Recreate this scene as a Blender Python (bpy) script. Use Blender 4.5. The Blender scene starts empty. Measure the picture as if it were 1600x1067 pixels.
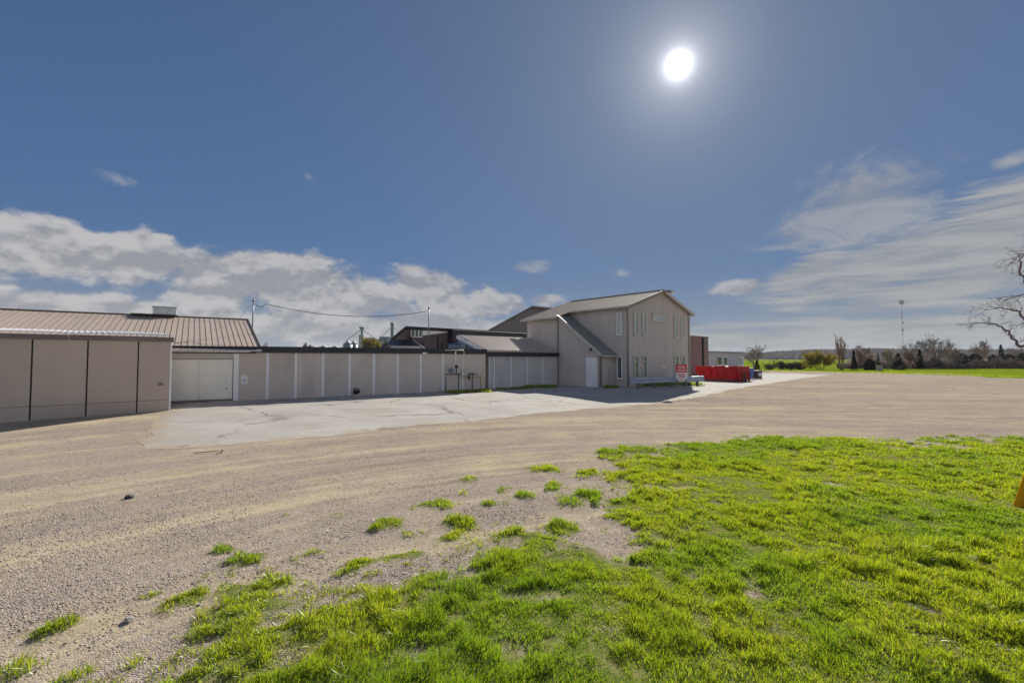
import bpy, bmesh, math, random
import numpy as np
from mathutils import Vector, Matrix
from mathutils.geometry import delaunay_2d_cdt

# ------------------------------------------------------------------ camera, world, sun, exposure
SC = bpy.context.scene
COL = SC.collection
rad = math.radians
FPX, CX, CY = 711.0, 800.0, 533.5          # focal length and centre of the photograph in its own pixels
CAMZ = 1.95
TH = math.atan((560.0 - CY) / FPX)         # pitch that puts the horizon on row 560
cam = bpy.data.cameras.new('camera'); camo = bpy.data.objects.new('camera', cam); COL.objects.link(camo)
cam.lens = 16.0; cam.sensor_width = 36.0; cam.clip_start = 0.05; cam.clip_end = 9000
camo.location = (0, 0, CAMZ); camo.rotation_euler = (math.pi / 2 + TH, 0, 0)
SC.camera = camo

def ray(px, py):
    a, b = (px - CX) / FPX, (CY - py) / FPX
    return Vector((a, math.cos(TH) - b * math.sin(TH), math.sin(TH) + b * math.cos(TH)))

SUN_D = ray(1060, 102).normalized()
SUN_EL = math.asin(SUN_D.z); SUN_AZ = math.atan2(SUN_D.x, SUN_D.y)
SUN_STRENGTH = 3.4
SKY_STRENGTH = 0.100
EXPOSURE = 1.1

sun = bpy.data.lights.new('sun', 'SUN'); suno = bpy.data.objects.new('sun', sun); COL.objects.link(suno)
sun.energy = SUN_STRENGTH; sun.angle = rad(0.53); sun.color = (1.0, 0.94, 0.84)
suno.rotation_euler = (-SUN_D).to_track_quat('-Z', 'Y').to_euler(); suno.location = (20, 60, 40)

SC.view_settings.view_transform = 'Standard'; SC.view_settings.look = 'None'
SC.view_settings.exposure = EXPOSURE; SC.view_settings.gamma = 1.0; SC.view_settings.use_curve_mapping = False
SC.cycles.max_bounces = 6; SC.cycles.transparent_max_bounces = 8
try:
    SC.cycles.use_denoising = True
except Exception:
    pass

class NT:
    """small helper for node trees"""
    def __init__(s, tree): s.t = tree; s.n = tree.nodes; s.l = tree.links
    def new(s, kind, **kw):
        n = s.n.new(kind)
        for k, v in kw.items():
            setattr(n, k, v)
        return n
    def put(s, sock, v):
        if isinstance(v, bpy.types.NodeSocket): s.l.new(v, sock)
        elif v is not None: sock.default_value = v
    def math(s, op, a, b=None, c=None, clamp=False):
        n = s.new('ShaderNodeMath', operation=op); n.use_clamp = clamp
        s.put(n.inputs[0], a)
        if b is not None: s.put(n.inputs[1], b)
        if c is not None: s.put(n.inputs[2], c)
        return n.outputs[0]
    def vmath(s, op, a, b=None, out=0):
        n = s.new('ShaderNodeVectorMath', operation=op); s.put(n.inputs[0], a)
        if b is not None: s.put(n.inputs[1], b)
        return n.outputs[out]
    def mix(s, f, a, b, mode='MIX'):
        n = s.new('ShaderNodeMix', data_type='RGBA', blend_type=mode)
        s.put(n.inputs[0], f)
        for k, v in ((6, a), (7, b)):
            if isinstance(v, (tuple, list)): v = (*v[:3], 1.0)
            s.put(n.inputs[k], v)
        return n.outputs[2]
    def smooth(s, v, lo, hi, a=0.0, b=1.0):
        n = s.new('ShaderNodeMapRange', interpolation_type='SMOOTHSTEP')
        s.put(n.inputs[0], v)
        for k, x in zip((1, 2, 3, 4), (lo, hi, a, b)): s.put(n.inputs[k], x)
        return n.outputs[0]
    def noise(s, vec, scale, detail=4, rough=0.55, dist=0.0, col=False):
        n = s.new('ShaderNodeTexNoise'); s.put(n.inputs['Vector'], vec)
        n.inputs['Scale'].default_value = scale; n.inputs['Detail'].default_value = detail
        n.inputs['Roughness'].default_value = rough; n.inputs['Distortion'].default_value = dist
        return n.outputs[1 if col else 0]
    def mapping(s, vec, loc=(0, 0, 0), rot=(0, 0, 0), sc=(1, 1, 1), kind='POINT'):
        n = s.new('ShaderNodeMapping', vector_type=kind); s.put(n.inputs[0], vec)
        n.inputs[1].default_value = loc; n.inputs[2].default_value = rot; n.inputs[3].default_value = sc
        return n.outputs[0]
    def combine(s, x, y, z=0.0):
        n = s.new('ShaderNodeCombineXYZ')
        for k, v in enumerate((x, y, z)): s.put(n.inputs[k], v)
        return n.outputs[0]

def azel(px, py):
    d = ray(px, py).normalized()
    return math.atan2(d.x, d.y), math.asin(d.z)

def build_world():
    w = bpy.data.worlds.new('World'); SC.world = w; w.use_nodes = True
    T = NT(w.node_tree); T.n.clear()
    out = T.new('ShaderNodeOutputWorld'); bg = T.new('ShaderNodeBackground')
    T.l.new(bg.outputs[0], out.inputs[0])
    sky = T.new('ShaderNodeTexSky', sky_type='NISHITA')
    sky.sun_disc = False; sky.sun_elevation = SUN_EL; sky.sun_rotation = SUN_AZ
    sky.altitude = 300; sky.air_density = 1.0; sky.dust_density = 0.6; sky.ozone_density = 2.5
    tc = T.new('ShaderNodeTexCoord'); d = tc.outputs['Generated']
    sep = T.new('ShaderNodeSeparateXYZ'); T.l.new(d, sep.inputs[0])
    X, Y, Z = sep.outputs
    az = T.math('ARCTAN2', X, Y); el = T.math('ARCSINE', Z)
    # the sky's own contrast is compressed, as in the photograph's exposure-merged picture
    g = T.new('ShaderNodeGamma'); T.l.new(sky.outputs[0], g.inputs[0]); g.inputs[1].default_value = 0.35
    base = T.mix(1.0, g.outputs[0], (0.20, 0.43, 0.82), 'MULTIPLY')
    k = T.smooth(el, 0.28, 0.80, 1.0, 0.84); base = T.mix(1.0, base, T.combine(k, k, k), 'MULTIPLY')
    # whitish air low over the horizon
    low = T.smooth(el, 0.0, 0.20, 1.0, 0.0)
    base = T.mix(T.math('MULTIPLY', low, 0.72), base, (1.38, 1.52, 1.66))
    ae = T.combine(az, el)
    # cloud texture: billows, the same billows a little higher (for their lit tops), soft wisps, wind-drawn streaks
    bil = lambda up: T.noise(T.mapping(d, loc=(0, 0, up), sc=(1, 1, 1.7)), 8.0, 9, 0.60)
    wob, wobu = bil(0.0), bil(0.030)
    wisp = T.noise(T.mapping(ae, rot=(0, 0, rad(-12)), sc=(9.0, 17.0, 1)), 1.0, 9, 0.66, 0.6)
    wob2 = T.noise(T.mapping(ae, rot=(0, 0, rad(-13)), sc=(5.0, 44.0, 1)), 1.0, 9, 0.68, 0.5)
    def blobs(lst):
        acc = None
        for (px, py, rx, ry, rot, st) in lst:
            a, e = azel(px, py); c = math.cos(a)
            q = T.mapping(ae, loc=(a, e, 0), rot=(0, 0, rad(rot)), sc=(rx / FPX * c * c, ry / FPX * c, 1), kind='TEXTURE')
            L = T.vmath('LENGTH', q, out=1)
            v = T.math('SUBTRACT', st, L)
            acc = v if acc is None else T.math('MAXIMUM', acc, v)
        return acc
    cum = blobs([(-30, 372, 190, 46, -4, 1.3), (100, 392, 170, 42, -8, 1.3), (225, 408, 70, 42, -10, 1.3), (330, 452, 90, 50, -10, 1.25), (440, 445, 95, 46, 0, 1.25),
                 (545, 470, 110, 44, -6, 1.1), (690, 452, 85, 28, -8, 1.2), (745, 478, 95, 22, 0, 1.1), (180, 502, 400, 34, 0, 1.35), (520, 512, 330, 30, 0, 1.2),
                 (855, 470, 34, 15, 0, 1.1), (1152, 450, 50, 15, 0, 1.05)])
    wsp = blobs([(1340, 320, 100, 46, 8, 1.75), (1268, 354, 85, 28, 16, 1.5), (1320, 380, 30, 10, 0, 1.1), (190, 283, 70, 16, -12, 0.62), (815, 418, 64, 18, 0, 0.8), (482, 276, 30, 12, -20, 0.5),
                 (970, 427, 24, 11, 0, 0.75), (1575, 252, 50, 15, 10, 0.9), (1520, 289, 50, 11, 6, 0.95), (1240, 470, 30, 7, 0, 0.8), (640, 420, 60, 20, 0, 0.6)])
    cir = blobs([(1262, 428, 70, 26, 24, 1.4), (1420, 405, 260, 46, 17, 1.35), (1610, 345, 200, 66, 17, 1.4),
                 (1480, 445, 320, 40, 10, 1.15), (1400, 520, 420, 36, 2, 1.2), (1240, 535, 320, 32, 0, 1.25), (1600, 480, 240, 36, 6, 1.0), (960, 548, 260, 20, 0, 0.9)])
    mc = T.smooth(T.math('MULTIPLY_ADD', T.math('SUBTRACT', wob, 0.5), 3.0, cum), 0.05, 0.50)
    mw = T.math('MULTIPLY', T.smooth(T.math('MULTIPLY_ADD', T.math('SUBTRACT', wisp, 0.5), 3.4, wsp), 0.15, 1.25), 0.68)
    mr = T.smooth(T.math('MULTIPLY_ADD', T.math('SUBTRACT', wob2, 0.5), 2.7, cir), -0.05, 0.85)
    # unseen clouds added all round, brighter than those in view, to lift the shade
    gen = T.noise(T.mapping(d, sc=(1, 1, 2.2)), 2.6, 8, 0.6)
    off = T.smooth(T.math('ABSOLUTE', az), 0.86, 1.15)
    mg = T.math('MULTIPLY', T.smooth(gen, 0.45, 0.57), T.math('MULTIPLY', off, T.smooth(el, 0.45, 0.85, 1.0, 0.25)))
    shade = T.smooth(T.math('MULTIPLY_ADD', T.math('SUBTRACT', wob, wobu), 3.0, T.math('MULTIPLY_ADD', T.noise(d, 5.0, 4), 0.5, 0.22)), 0.22, 0.72)
    ccol = T.mix(shade, (1.46, 1.47, 1.55), (2.65, 2.58, 2.52))
    rcol = T.mix(T.smooth(wob2, 0.36, 0.64), (1.5, 1.52, 1.46), (2.4, 2.35, 2.12))
    wcol = T.mix(T.smooth(wisp, 0.36, 0.64), (1.45, 1.5, 1.62), (2.35, 2.3, 2.2))
    gcol = T.mix(shade, (2.15, 2.2, 2.35), (4.3, 4.35, 4.45))
    c = T.mix(T.math('MULTIPLY', mr, 0.80), base, rcol)
    c = T.mix(mw, c, wcol)
    c = T.mix(T.math('MULTIPLY', mc, 0.90), c, ccol)
    c = T.mix(T.math('MULTIPLY', mg, 0.85), c, gcol)
    # the sun itself and the bright air right round it
    dot = T.vmath('DOT_PRODUCT', d, tuple(SUN_D), out=1)
    ang = T.math('ARCCOSINE', T.math('MINIMUM', dot, 0.9999999))
    disc = T.smooth(ang, rad(0.2), rad(0.75), 1.0, 0.0)
    halo = T.math('MULTIPLY_ADD', T.math('POWER', 2.718, T.math('MULTIPLY', ang, -1 / rad(3.2))), 0.075, T.math('POWER', 2.718, T.math('MULTIPLY', ang, -1 / rad(0.50))))
    halo2 = T.math('POWER', 2.718, T.math('MULTIPLY', ang, -1 / rad(24)))
    c = T.mix(T.math('MULTIPLY', halo2, 0.85), c, (0.86, 1.0, 1.34))
    add = T.mix(1.0, c, T.mix(halo, (0, 0, 0), (34, 33.5, 34)), 'ADD')
    add = T.mix(1.0, add, T.mix(disc, (0, 0, 0), (160, 152, 140)), 'ADD')
    T.l.new(add, bg.inputs[0]); bg.inputs[1].default_value = SKY_STRENGTH
build_world()

# ------------------------------------------------------------------ places: from the photograph to the ground
def sstep(a, b, x):
    t = np.clip((x - a) / (b - a), 0, 1); return t * t * (3 - 2 * t)
def gz(x, y):
    """the lot falls gently away from the buildings"""
    d = (x + 12.7) * 0.423 - (y - 21.3) * 0.906
    return -0.25 * sstep(1.0, 10.0, d)
def gp(px, py):
    r = ray(px, py); z = 0.0
    for _ in range(8):
        t = (z - CAMZ) / r.z; x, y = r.x * t, r.y * t; z = float(gz(x, y))
    return Vector((x, y, z))
def zat(p, py):
    k = (CY - py) / FPX
    return CAMZ + p.y * (k * math.cos(TH) + math.sin(TH)) / (math.cos(TH) - k * math.sin(TH))
def at(px, py, Y):
    r = ray(px, py); return Vector((r.x, r.y, r.z)) * (Y / r.y) + Vector((0, 0, CAMZ))
class Frame:
    """a building's own axes: x along its front, y back from it, z up"""
    def __init__(s, o, az):
        s.o = Vector(o); s.az = az; s.u = Vector((math.sin(rad(az)), math.cos(rad(az)), 0)); s.v = Vector((-math.cos(rad(az)), math.sin(rad(az)), 0))
        s.rz = rad(90 - az)
    def w(s, x, y=0, z=0): return s.o + s.u * x + s.v * y + Vector((0, 0, z))
    def tx(s, px, y=0):
        """x on the line y = const seen in column px (mid height)"""
        r = ray(px, 560); b = s.o + s.v * y; k = r.x / r.y
        return (k * b.y - b.x) / (s.u.x - k * s.u.y)
    def ty(s, px, x=0):
        r = ray(px, 560); b = s.o + s.u * x; k = r.x / r.y
        return (k * b.y - b.x) / (s.v.x - k * s.v.y)
    def z(s, x, y, py): return zat(s.w(x, y), py) - s.o.z

# ------------------------------------------------------------------ mesh helpers
class MB:
    def __init__(s): s.v = []; s.f = []
    def add(s, vs, fs):
        n = len(s.v); s.v.extend(tuple(p) for p in vs); s.f.extend(tuple(i + n for i in f) for f in fs); return s
    def box(s, x0, x1, y0, y1, z0, z1):
        return s.add([(x0, y0, z0), (x1, y0, z0), (x1, y1, z0), (x0, y1, z0), (x0, y0, z1), (x1, y0, z1), (x1, y1, z1), (x0, y1, z1)],
                     [(0, 3, 2, 1), (4, 5, 6, 7), (0, 1, 5, 4), (1, 2, 6, 5), (2, 3, 7, 6), (3, 0, 4, 7)])
    def bar(s, a, b, w, h, up=(0, 0, 1)):
        a, b = Vector(a), Vector(b); d = (b - a).normalized(); u = Vector(up)
        if abs(d.dot(u)) > .95: u = Vector((0, 1, 0))
        r = d.cross(u).normalized(); u = r.cross(d).normalized(); r *= w / 2; u *= h / 2
        P = [a - r - u, a + r - u, a + r + u, a - r + u, b - r - u, b + r - u, b + r + u, b - r + u]
        return s.add(P, [(0, 1, 2, 3), (7, 6, 5, 4), (0, 4, 5, 1), (1, 5, 6, 2), (2, 6, 7, 3), (3, 7, 4, 0)])
    def tube(s, pts, rr, n=8, cap=True):
        pts = [Vector(p) for p in pts]
        if not hasattr(rr, '__len__'): rr = [rr] * len(pts)
        base = len(s.v); prev = None
        for i, p in enumerate(pts):
            d = (pts[min(i + 1, len(pts) - 1)] - pts[max(i - 1, 0)]).normalized()
            if prev is None:
                u = Vector((0, 0, 1)) if abs(d.z) < .9 else Vector((1, 0, 0)); r = d.cross(u).normalized()
            else:
                r = (prev - d * prev.dot(d))
                r = r.normalized() if r.length > 1e-6 else d.orthogonal().normalized()
            prev = r; q = d.cross(r)
            for k in range(n):
                a = 2 * math.pi * k / n; s.v.append(tuple(p + (r * math.cos(a) + q * math.sin(a)) * rr[i]))
        for i in range(len(pts) - 1):
            for k in range(n):
                a, b = base + i * n + k, base + i * n + (k + 1) % n
                s.f.append((a, b, b + n, a + n))
        if cap:
            s.f.append(tuple(base + k for k in reversed(range(n)))); s.f.append(tuple(base + (len(pts) - 1) * n + k for k in range(n)))
        return s
    def prism(s, poly, y0, y1):
        """polygon in (x, z), counter-clockwise seen from -y, pushed from y0 to y1"""
        n = len(poly)
        return s.add([(x, y0, z) for x, z in poly] + [(x, y1, z) for x, z in poly],
                     [tuple(range(n)), tuple(range(2 * n - 1, n - 1, -1))] + [(i, i + n, (i + 1) % n + n, (i + 1) % n) for i in range(n)])
    def lathe(s, c, prof, n=16, axis='z'):
        c = Vector(c); base = len(s.v)
        for r, h in prof:
            for k in range(n):
                a = 2 * math.pi * k / n
                o = (r * math.cos(a), r * math.sin(a), h) if axis == 'z' else (r * math.cos(a), h, r * math.sin(a))
                s.v.append(tuple(c + Vector(o)))
        for i in range(len(prof) - 1):
            for k in range(n):
                a, b = base + i * n + k, base + i * n + (k + 1) % n
                s.f.append((a, b, b + n, a + n))
        s.f.append(tuple(base + k for k in range(n))); s.f.append(tuple(base + (len(prof) - 1) * n + k for k in range(n)))
        return s
    def build(s, name, mat, parent=None, smooth=False, bevel=0.0):
        me = bpy.data.meshes.new(name); me.from_pydata(s.v, [], s.f)
        bm = bmesh.new(); bm.from_mesh(me); bmesh.ops.recalc_face_normals(bm, faces=bm.faces)
        if bevel: bmesh.ops.bevel(bm, geom=bm.edges[:], offset=bevel, segments=1, affect='EDGES')
        bm.to_mesh(me); bm.free()
        if smooth: me.polygons.foreach_set('use_smooth', [True] * len(me.polygons))
        if mat: me.materials.append(mat)
        o = bpy.data.objects.new(name, me); COL.objects.link(o); o.parent = parent
        return o

def tag(o, label=None, cat=None, group=None, kind=None):
    for k, v in (('label', label), ('category', cat), ('group', group), ('kind', kind)):
        if v: o[k] = v
    return o
def thing(name, label, cat, loc=(0, 0, 0), rz=0.0, group=None):
    o = bpy.data.objects.new(name, None); COL.objects.link(o); o.location = loc; o.rotation_euler = (0, 0, rz)
    o.empty_display_size = 0.2
    return tag(o, label, cat, group)
def copy_part(src, parent, loc=(0, 0, 0)):
    c = src.copy(); COL.objects.link(c); c.parent = parent; c.location = loc; return c
def copy_tree(o, parent=None):
    c = o.copy(); COL.objects.link(c); c.parent = parent
    for ch in list(o.children): copy_tree(ch, c)
    return c
def text_mesh(s, size):
    cu = bpy.data.curves.new('lettering', 'FONT'); cu.body = s; cu.size = size; cu.align_x = 'CENTER'; cu.align_y = 'CENTER'; cu.extrude = 0.002; cu.offset = size * 0.02
    o = bpy.data.objects.new('lettering', cu); COL.objects.link(o)
    dg = bpy.context.evaluated_depsgraph_get(); me = bpy.data.meshes.new_from_object(o.evaluated_get(dg))
    bpy.data.objects.remove(o); return me

def vnoise(x, y, seed=0):
    xi, yi = np.floor(x).astype(np.int64), np.floor(y).astype(np.int64); fx, fy = x - xi, y - yi
    fx = fx * fx * (3 - 2 * fx); fy = fy * fy * (3 - 2 * fy)
    def h(a, b):
        n = (a * 374761393 + b * 668265263 + seed * 974711) & 0xffffffff
        n = ((n ^ (n >> 13)) * 1274126177) & 0xffffffff
        return ((n ^ (n >> 16)) & 0xffff) / 65535.0
    return (h(xi, yi) * (1 - fx) + h(xi + 1, yi) * fx) * (1 - fy) + (h(xi, yi + 1) * (1 - fx) + h(xi + 1, yi + 1) * fx) * fy
def fbm(x, y, seed=0, n=4):
    a, s, t = 0.0, 1.0, 0.0
    for k in range(n):
        a = a + vnoise(x * 2 ** k, y * 2 ** k, seed + k) * s; t += s; s *= 0.5
    return a / t
def polysd(poly, x, y):
    """signed distance to a polygon, positive inside"""
    P = np.array([(p[0], p[1]) for p in poly]); d = np.full(x.shape, 1e9); ins = np.zeros(x.shape, bool)
    for i in range(len(P)):
        a, b = P[i], P[(i + 1) % len(P)]; e = b - a; wx, wy = x - a[0], y - a[1]
        t = np.clip((wx * e[0] + wy * e[1]) / (e @ e), 0, 1)
        d = np.minimum(d, np.hypot(wx - t * e[0], wy - t * e[1]))
        c = (a[1] > y) != (b[1] > y)
        ins ^= c & (x < (b[0] - a[0]) * (y - a[1]) / ((b[1] - a[1]) or 1e-9) + a[0])
    return np.where(ins, d, -d)

# ------------------------------------------------------------------ materials
def mat(name, col, rough=0.6, var=0.12, scale=3.0, stretch=(1, 1, 1), bump=0.0, bscale=40.0, metal=0.0, spec=0.4, dirt=None, dirt_amt=0.0, per_obj=0.0):
    m = bpy.data.materials.new(name); m.use_nodes = True; T = NT(m.node_tree); b = T.n['Principled BSDF']
    tc = T.new('ShaderNodeTexCoord'); v = T.mapping(tc.outputs['Object'], sc=stretch)
    n = T.noise(v, scale, 6, 0.6)
    c = T.mix(T.smooth(n, 0.25, 0.75), tuple(x * (1 - var) for x in col), tuple(min(1, x * (1 + var)) for x in col))
    if dirt:
        n2 = T.noise(v, scale * 0.45, 7, 0.68, 0.4)
        c = T.mix(T.math('MULTIPLY', T.smooth(n2, 0.48, 0.72), dirt_amt), c, dirt)
    if per_obj:
        oi = T.new('ShaderNodeObjectInfo')
        k = T.math('MULTIPLY_ADD', oi.outputs['Random'], 2 * per_obj, 1 - per_obj)
        c = T.mix(1.0, c, T.combine(k, k, k), 'MULTIPLY')
    T.l.new(c, b.inputs['Base Color']); b.inputs['Roughness'].default_value = rough; b.inputs['Metallic'].default_value = metal
    b.inputs['Specular IOR Level'].default_value = spec
    if bump:
        bp = T.new('ShaderNodeBump'); bp.inputs['Strength'].default_value = bump; bp.inputs['Distance'].default_value = 0.01
        T.l.new(T.noise(v, bscale, 4, 0.6), bp.inputs['Height']); T.l.new(bp.outputs[0], b.inputs['Normal'])
    return m
PANEL = mat('beige_panel', (0.63, 0.545, 0.49), 0.65, 0.06, 1.2, (1, 1, 0.5), 0.15, 60, dirt=(0.44, 0.37, 0.325), dirt_amt=0.55, per_obj=0.07)
SHED = mat('tan_panel', (0.54, 0.445, 0.37), 0.62, 0.06, 1.0, (1, 1, 0.5), 0.15, 60, dirt=(0.38, 0.31, 0.255), dirt_amt=0.5, per_obj=0.06)
GREYP = mat('grey_panel', (0.60, 0.565, 0.55), 0.62, 0.06, 1.0, (1, 1, 0.5), 0.15, 60, dirt=(0.42, 0.375, 0.35), dirt_amt=0.3, per_obj=0.04)
WHITE = mat('white_trim', (0.86, 0.86, 0.87), 0.5, 0.04, 4, (1, 1, 0.3), dirt=(0.60, 0.58, 0.55), dirt_amt=0.3)
WDOOR = mat('white_door_paint', (0.86, 0.85, 0.78), 0.5, 0.05, 1.5, (1, 1, 0.4), 0.1, 30, dirt=(0.66, 0.63, 0.54), dirt_amt=0.45)
BLACK = mat('black_rubber', (0.012, 0.012, 0.014), 0.6, 0.2)
NAVY = mat('dark_metal_fascia', (0.016, 0.018, 0.030), 0.45, 0.25, 3, (0.3, 1, 1), 0.1, 30, spec=0.5)
BROWN = mat('dark_brown_trim', (0.075, 0.058, 0.05), 0.6, 0.2)
WOOD = mat('weathered_wood', (0.21, 0.175, 0.165), 0.8, 0.3, 6, (0.25, 4, 4), 0.5, 60, dirt=(0.07, 0.055, 0.05), dirt_amt=0.6)
GALV = mat('galvanised_sheet', (0.62, 0.63, 0.66), 0.38, 0.12, 5, (1, 0.4, 1), metal=0.75, dirt=(0.35, 0.30, 0.26), dirt_amt=0.3)
TANROOF = mat('tan_metal_roof', (0.46, 0.37, 0.30), 0.5, 0.05, 1.0, (1, 0.3, 1), dirt=(0.30, 0.24, 0.20), dirt_amt=0.3, per_obj=0.05)
SEAM = mat('roof_seam', (0.27, 0.205, 0.17), 0.5, 0.1)
LROOF = mat('light_metal_roof', (0.30, 0.255, 0.215), 0.85, spec=0.15, var=0.10, scale=1.2, stretch=(1, 0.3, 1), dirt=(0.22, 0.19, 0.165), dirt_amt=0.4)
LEANROOF = mat('ribbed_brown_roof', (0.44, 0.385, 0.345), 0.5, 0.08, 1.2, (1, 0.3, 1), dirt=(0.22, 0.19, 0.17), dirt_amt=0.3)
GREENROOF = mat('grey_green_roof', (0.20, 0.215, 0.21), 0.45, 0.08, 1.2)
SIDING = mat('taupe_siding', (0.56, 0.50, 0.475), 0.6, 0.06, 0.8, (1, 1, 0.4), dirt=(0.46, 0.405, 0.38), dirt_amt=0.45)
TRIM = mat('taupe_trim', (0.26, 0.225, 0.20), 0.5, 0.08)
PALETRIM = mat('pale_trim', (0.52, 0.49, 0.45), 0.45, 0.06)
CREAM = mat('cream_window_frame', (0.66, 0.64, 0.56), 0.45, 0.05)
DARKBARN = mat('dark_barn_siding', (0.105, 0.082, 0.088), 0.6, 0.18, 2.0, (3, 3, 0.3), 0.2, 20, dirt=(0.04, 0.032, 0.038), dirt_amt=0.7)
GREYBARN = mat('grey_barn_siding', (0.19, 0.165, 0.17), 0.55, 0.08, 1.0, (2, 2, 0.3))
BRICK = None
GLASSY = None
CONC = mat('concrete', (0.42, 0.40, 0.37), 0.85, 0.15, 6, bump=0.4, bscale=50)
RED = mat('red_dumpster_paint', (0.40, 0.008, 0.016), 0.5, 0.2, 2.5, (1, 1, 0.5), 0.15, 20, spec=0.15, dirt=(0.20, 0.035, 0.03), dirt_amt=0.6)
DRED = mat('dark_red_edge', (0.22, 0.015, 0.015), 0.5, 0.2)
PIPE = mat('dark_pipe', (0.045, 0.04, 0.045), 0.5, 0.2)
GASY = mat('yellow_gas_pipe', (0.55, 0.40, 0.14), 0.5, 0.15, 5)
CREAMP = mat('cream_pipe', (0.66, 0.58, 0.42), 0.5, 0.1)
BLUE = mat('blue_plastic', (0.05, 0.14, 0.42), 0.45, 0.12)
STEELBLUE = mat('blue_grey_metal', (0.15, 0.21, 0.28), 0.4, 0.12)
RAIL = mat('guardrail_steel', (0.40, 0.46, 0.55), 0.5, 0.12, 3, (0.4, 1, 1), metal=0.15, dirt=(0.3, 0.28, 0.26), dirt_amt=0.3)
SIGNRED = mat('red_sign_face', (0.68, 0.022, 0.03), 0.4, 0.04)
SIGNWHITE = mat('white_sign_face', (0.78, 0.78, 0.78), 0.4, 0.03)
INKRED = mat('red_print', (0.60, 0.06, 0.09), 0.5, 0.05)
INKBLUE = mat('blue_print', (0.06, 0.13, 0.38), 0.5, 0.05)
YELLOW = mat('yellow_guard_plastic', (0.78, 0.36, 0.012), 0.4, 0.06)
STEEL = mat('grey_steel', (0.23, 0.23, 0.24), 0.45, 0.15, metal=0.5)
STONE = mat('grey_stone', (0.33, 0.30, 0.28), 0.85, 0.25, 12, bump=0.6, bscale=30)
DARKSTONE = mat('dark_stone', (0.035, 0.032, 0.034), 0.7, 0.3, 12, bump=0.5)
PLANK = mat('pale_timber', (0.60, 0.47, 0.32), 0.8, 0.2, 8, (0.3, 3, 3), 0.4, 60)
BARK = mat('bark', (0.17, 0.112, 0.125), 0.9, 0.3, 14, (1, 1, 0.3), 0.7, 30)
TWIG = mat('grey_twigs', (0.22, 0.175, 0.16), 0.9, 0.25, 3)
RTWIG = mat('reddish_twigs', (0.27, 0.18, 0.15), 0.9, 0.25, 3)
SIL = mat('galvanised_bin', (0.20, 0.23, 0.28), 0.5, 0.08, 0.3, metal=0.3)  # bluish-grey distance haze is put into the base colour

def leaf_mat(name, col, trans, var=0.25, scale=0.7):
    m = bpy.data.materials.new(name); m.use_nodes = True; T = NT(m.node_tree); T.n.remove(T.n['Principled BSDF'])
    out = T.n['Material Output']; tc = T.new('ShaderNodeTexCoord'); n = T.noise(tc.outputs['Object'], scale, 5, 0.6)
    c = T.mix(T.smooth(n, 0.3, 0.7), tuple(x * (1 - var) for x in col), tuple(x * (1 + var) for x in col))
    a = T.new('ShaderNodeBsdfDiffuse'); b = T.new('ShaderNodeBsdfTranslucent'); mx = T.new('ShaderNodeMixShader')
    T.l.new(c, a.inputs[0]); T.l.new(c, b.inputs[0]); mx.inputs[0].default_value = trans
    T.l.new(a.outputs[0], mx.inputs[1]); T.l.new(b.outputs[0], mx.inputs[2]); T.l.new(mx.outputs[0], out.inputs[0])
    return m
NEEDLE = leaf_mat('evergreen_needles', (0.011, 0.020, 0.016), 0.1)
NEEDLE2 = leaf_mat('olive_needles', (0.030, 0.042, 0.018), 0.2)
WILLOW = leaf_mat('yellow_willow_shoots', (0.26, 0.20, 0.035), 0.4)
BUDS = leaf_mat('spring_buds', (0.16, 0.15, 0.05), 0.4)
HILLM = mat('wooded_hill', (0.075, 0.068, 0.070), 0.95, 0.3, 0.02)
WOODS = leaf_mat('far_woodland', (0.085, 0.075, 0.072), 0.1, 0.3, 0.01)

def glass_mat(name, col, rough=0.06):
    m = mat(name, col, rough, 0.15, 0.8, spec=0.7); return m
GLASS = glass_mat('window_glass', (0.10, 0.115, 0.11))
GLASSB = glass_mat('pale_glass', (0.40, 0.43, 0.44), 0.12)  # even pale grey-blue pane colour
GLASSG = glass_mat('greenish_glass', (0.16, 0.22, 0.17))

def brick_mat():
    m = bpy.data.materials.new('red_brown_block'); m.use_nodes = True; T = NT(m.node_tree); b = T.n['Principled BSDF']
    tc = T.new('ShaderNodeTexCoord'); sp = T.new('ShaderNodeSeparateXYZ'); T.l.new(tc.outputs['Object'], sp.inputs[0])
    v = T.combine(T.math('ADD', sp.outputs[0], sp.outputs[1]), sp.outputs[2])
    br = T.new('ShaderNodeTexBrick'); T.l.new(v, br.inputs['Vector'])
    br.inputs['Color1'].default_value = (0.29, 0.165, 0.14, 1); br.inputs['Color2'].default_value = (0.34, 0.205, 0.17, 1)
    br.inputs['Mortar'].default_value = (0.18, 0.12, 0.11, 1); br.inputs['Scale'].default_value = 1.0
    br.inputs['Brick Width'].default_value = 0.4; br.inputs['Row Height'].default_value = 0.2; br.inputs['Mortar Size'].default_value = 0.015
    n = T.noise(tc.outputs['Object'], 2.0, 5)
    T.l.new(T.mix(T.smooth(n, .3, .7, 0, .35), br.outputs[0], (0.21, 0.13, 0.115)), b.inputs['Base Color'])
    b.inputs['Roughness'].default_value = 0.85; return m
BRICK = brick_mat()

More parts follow.
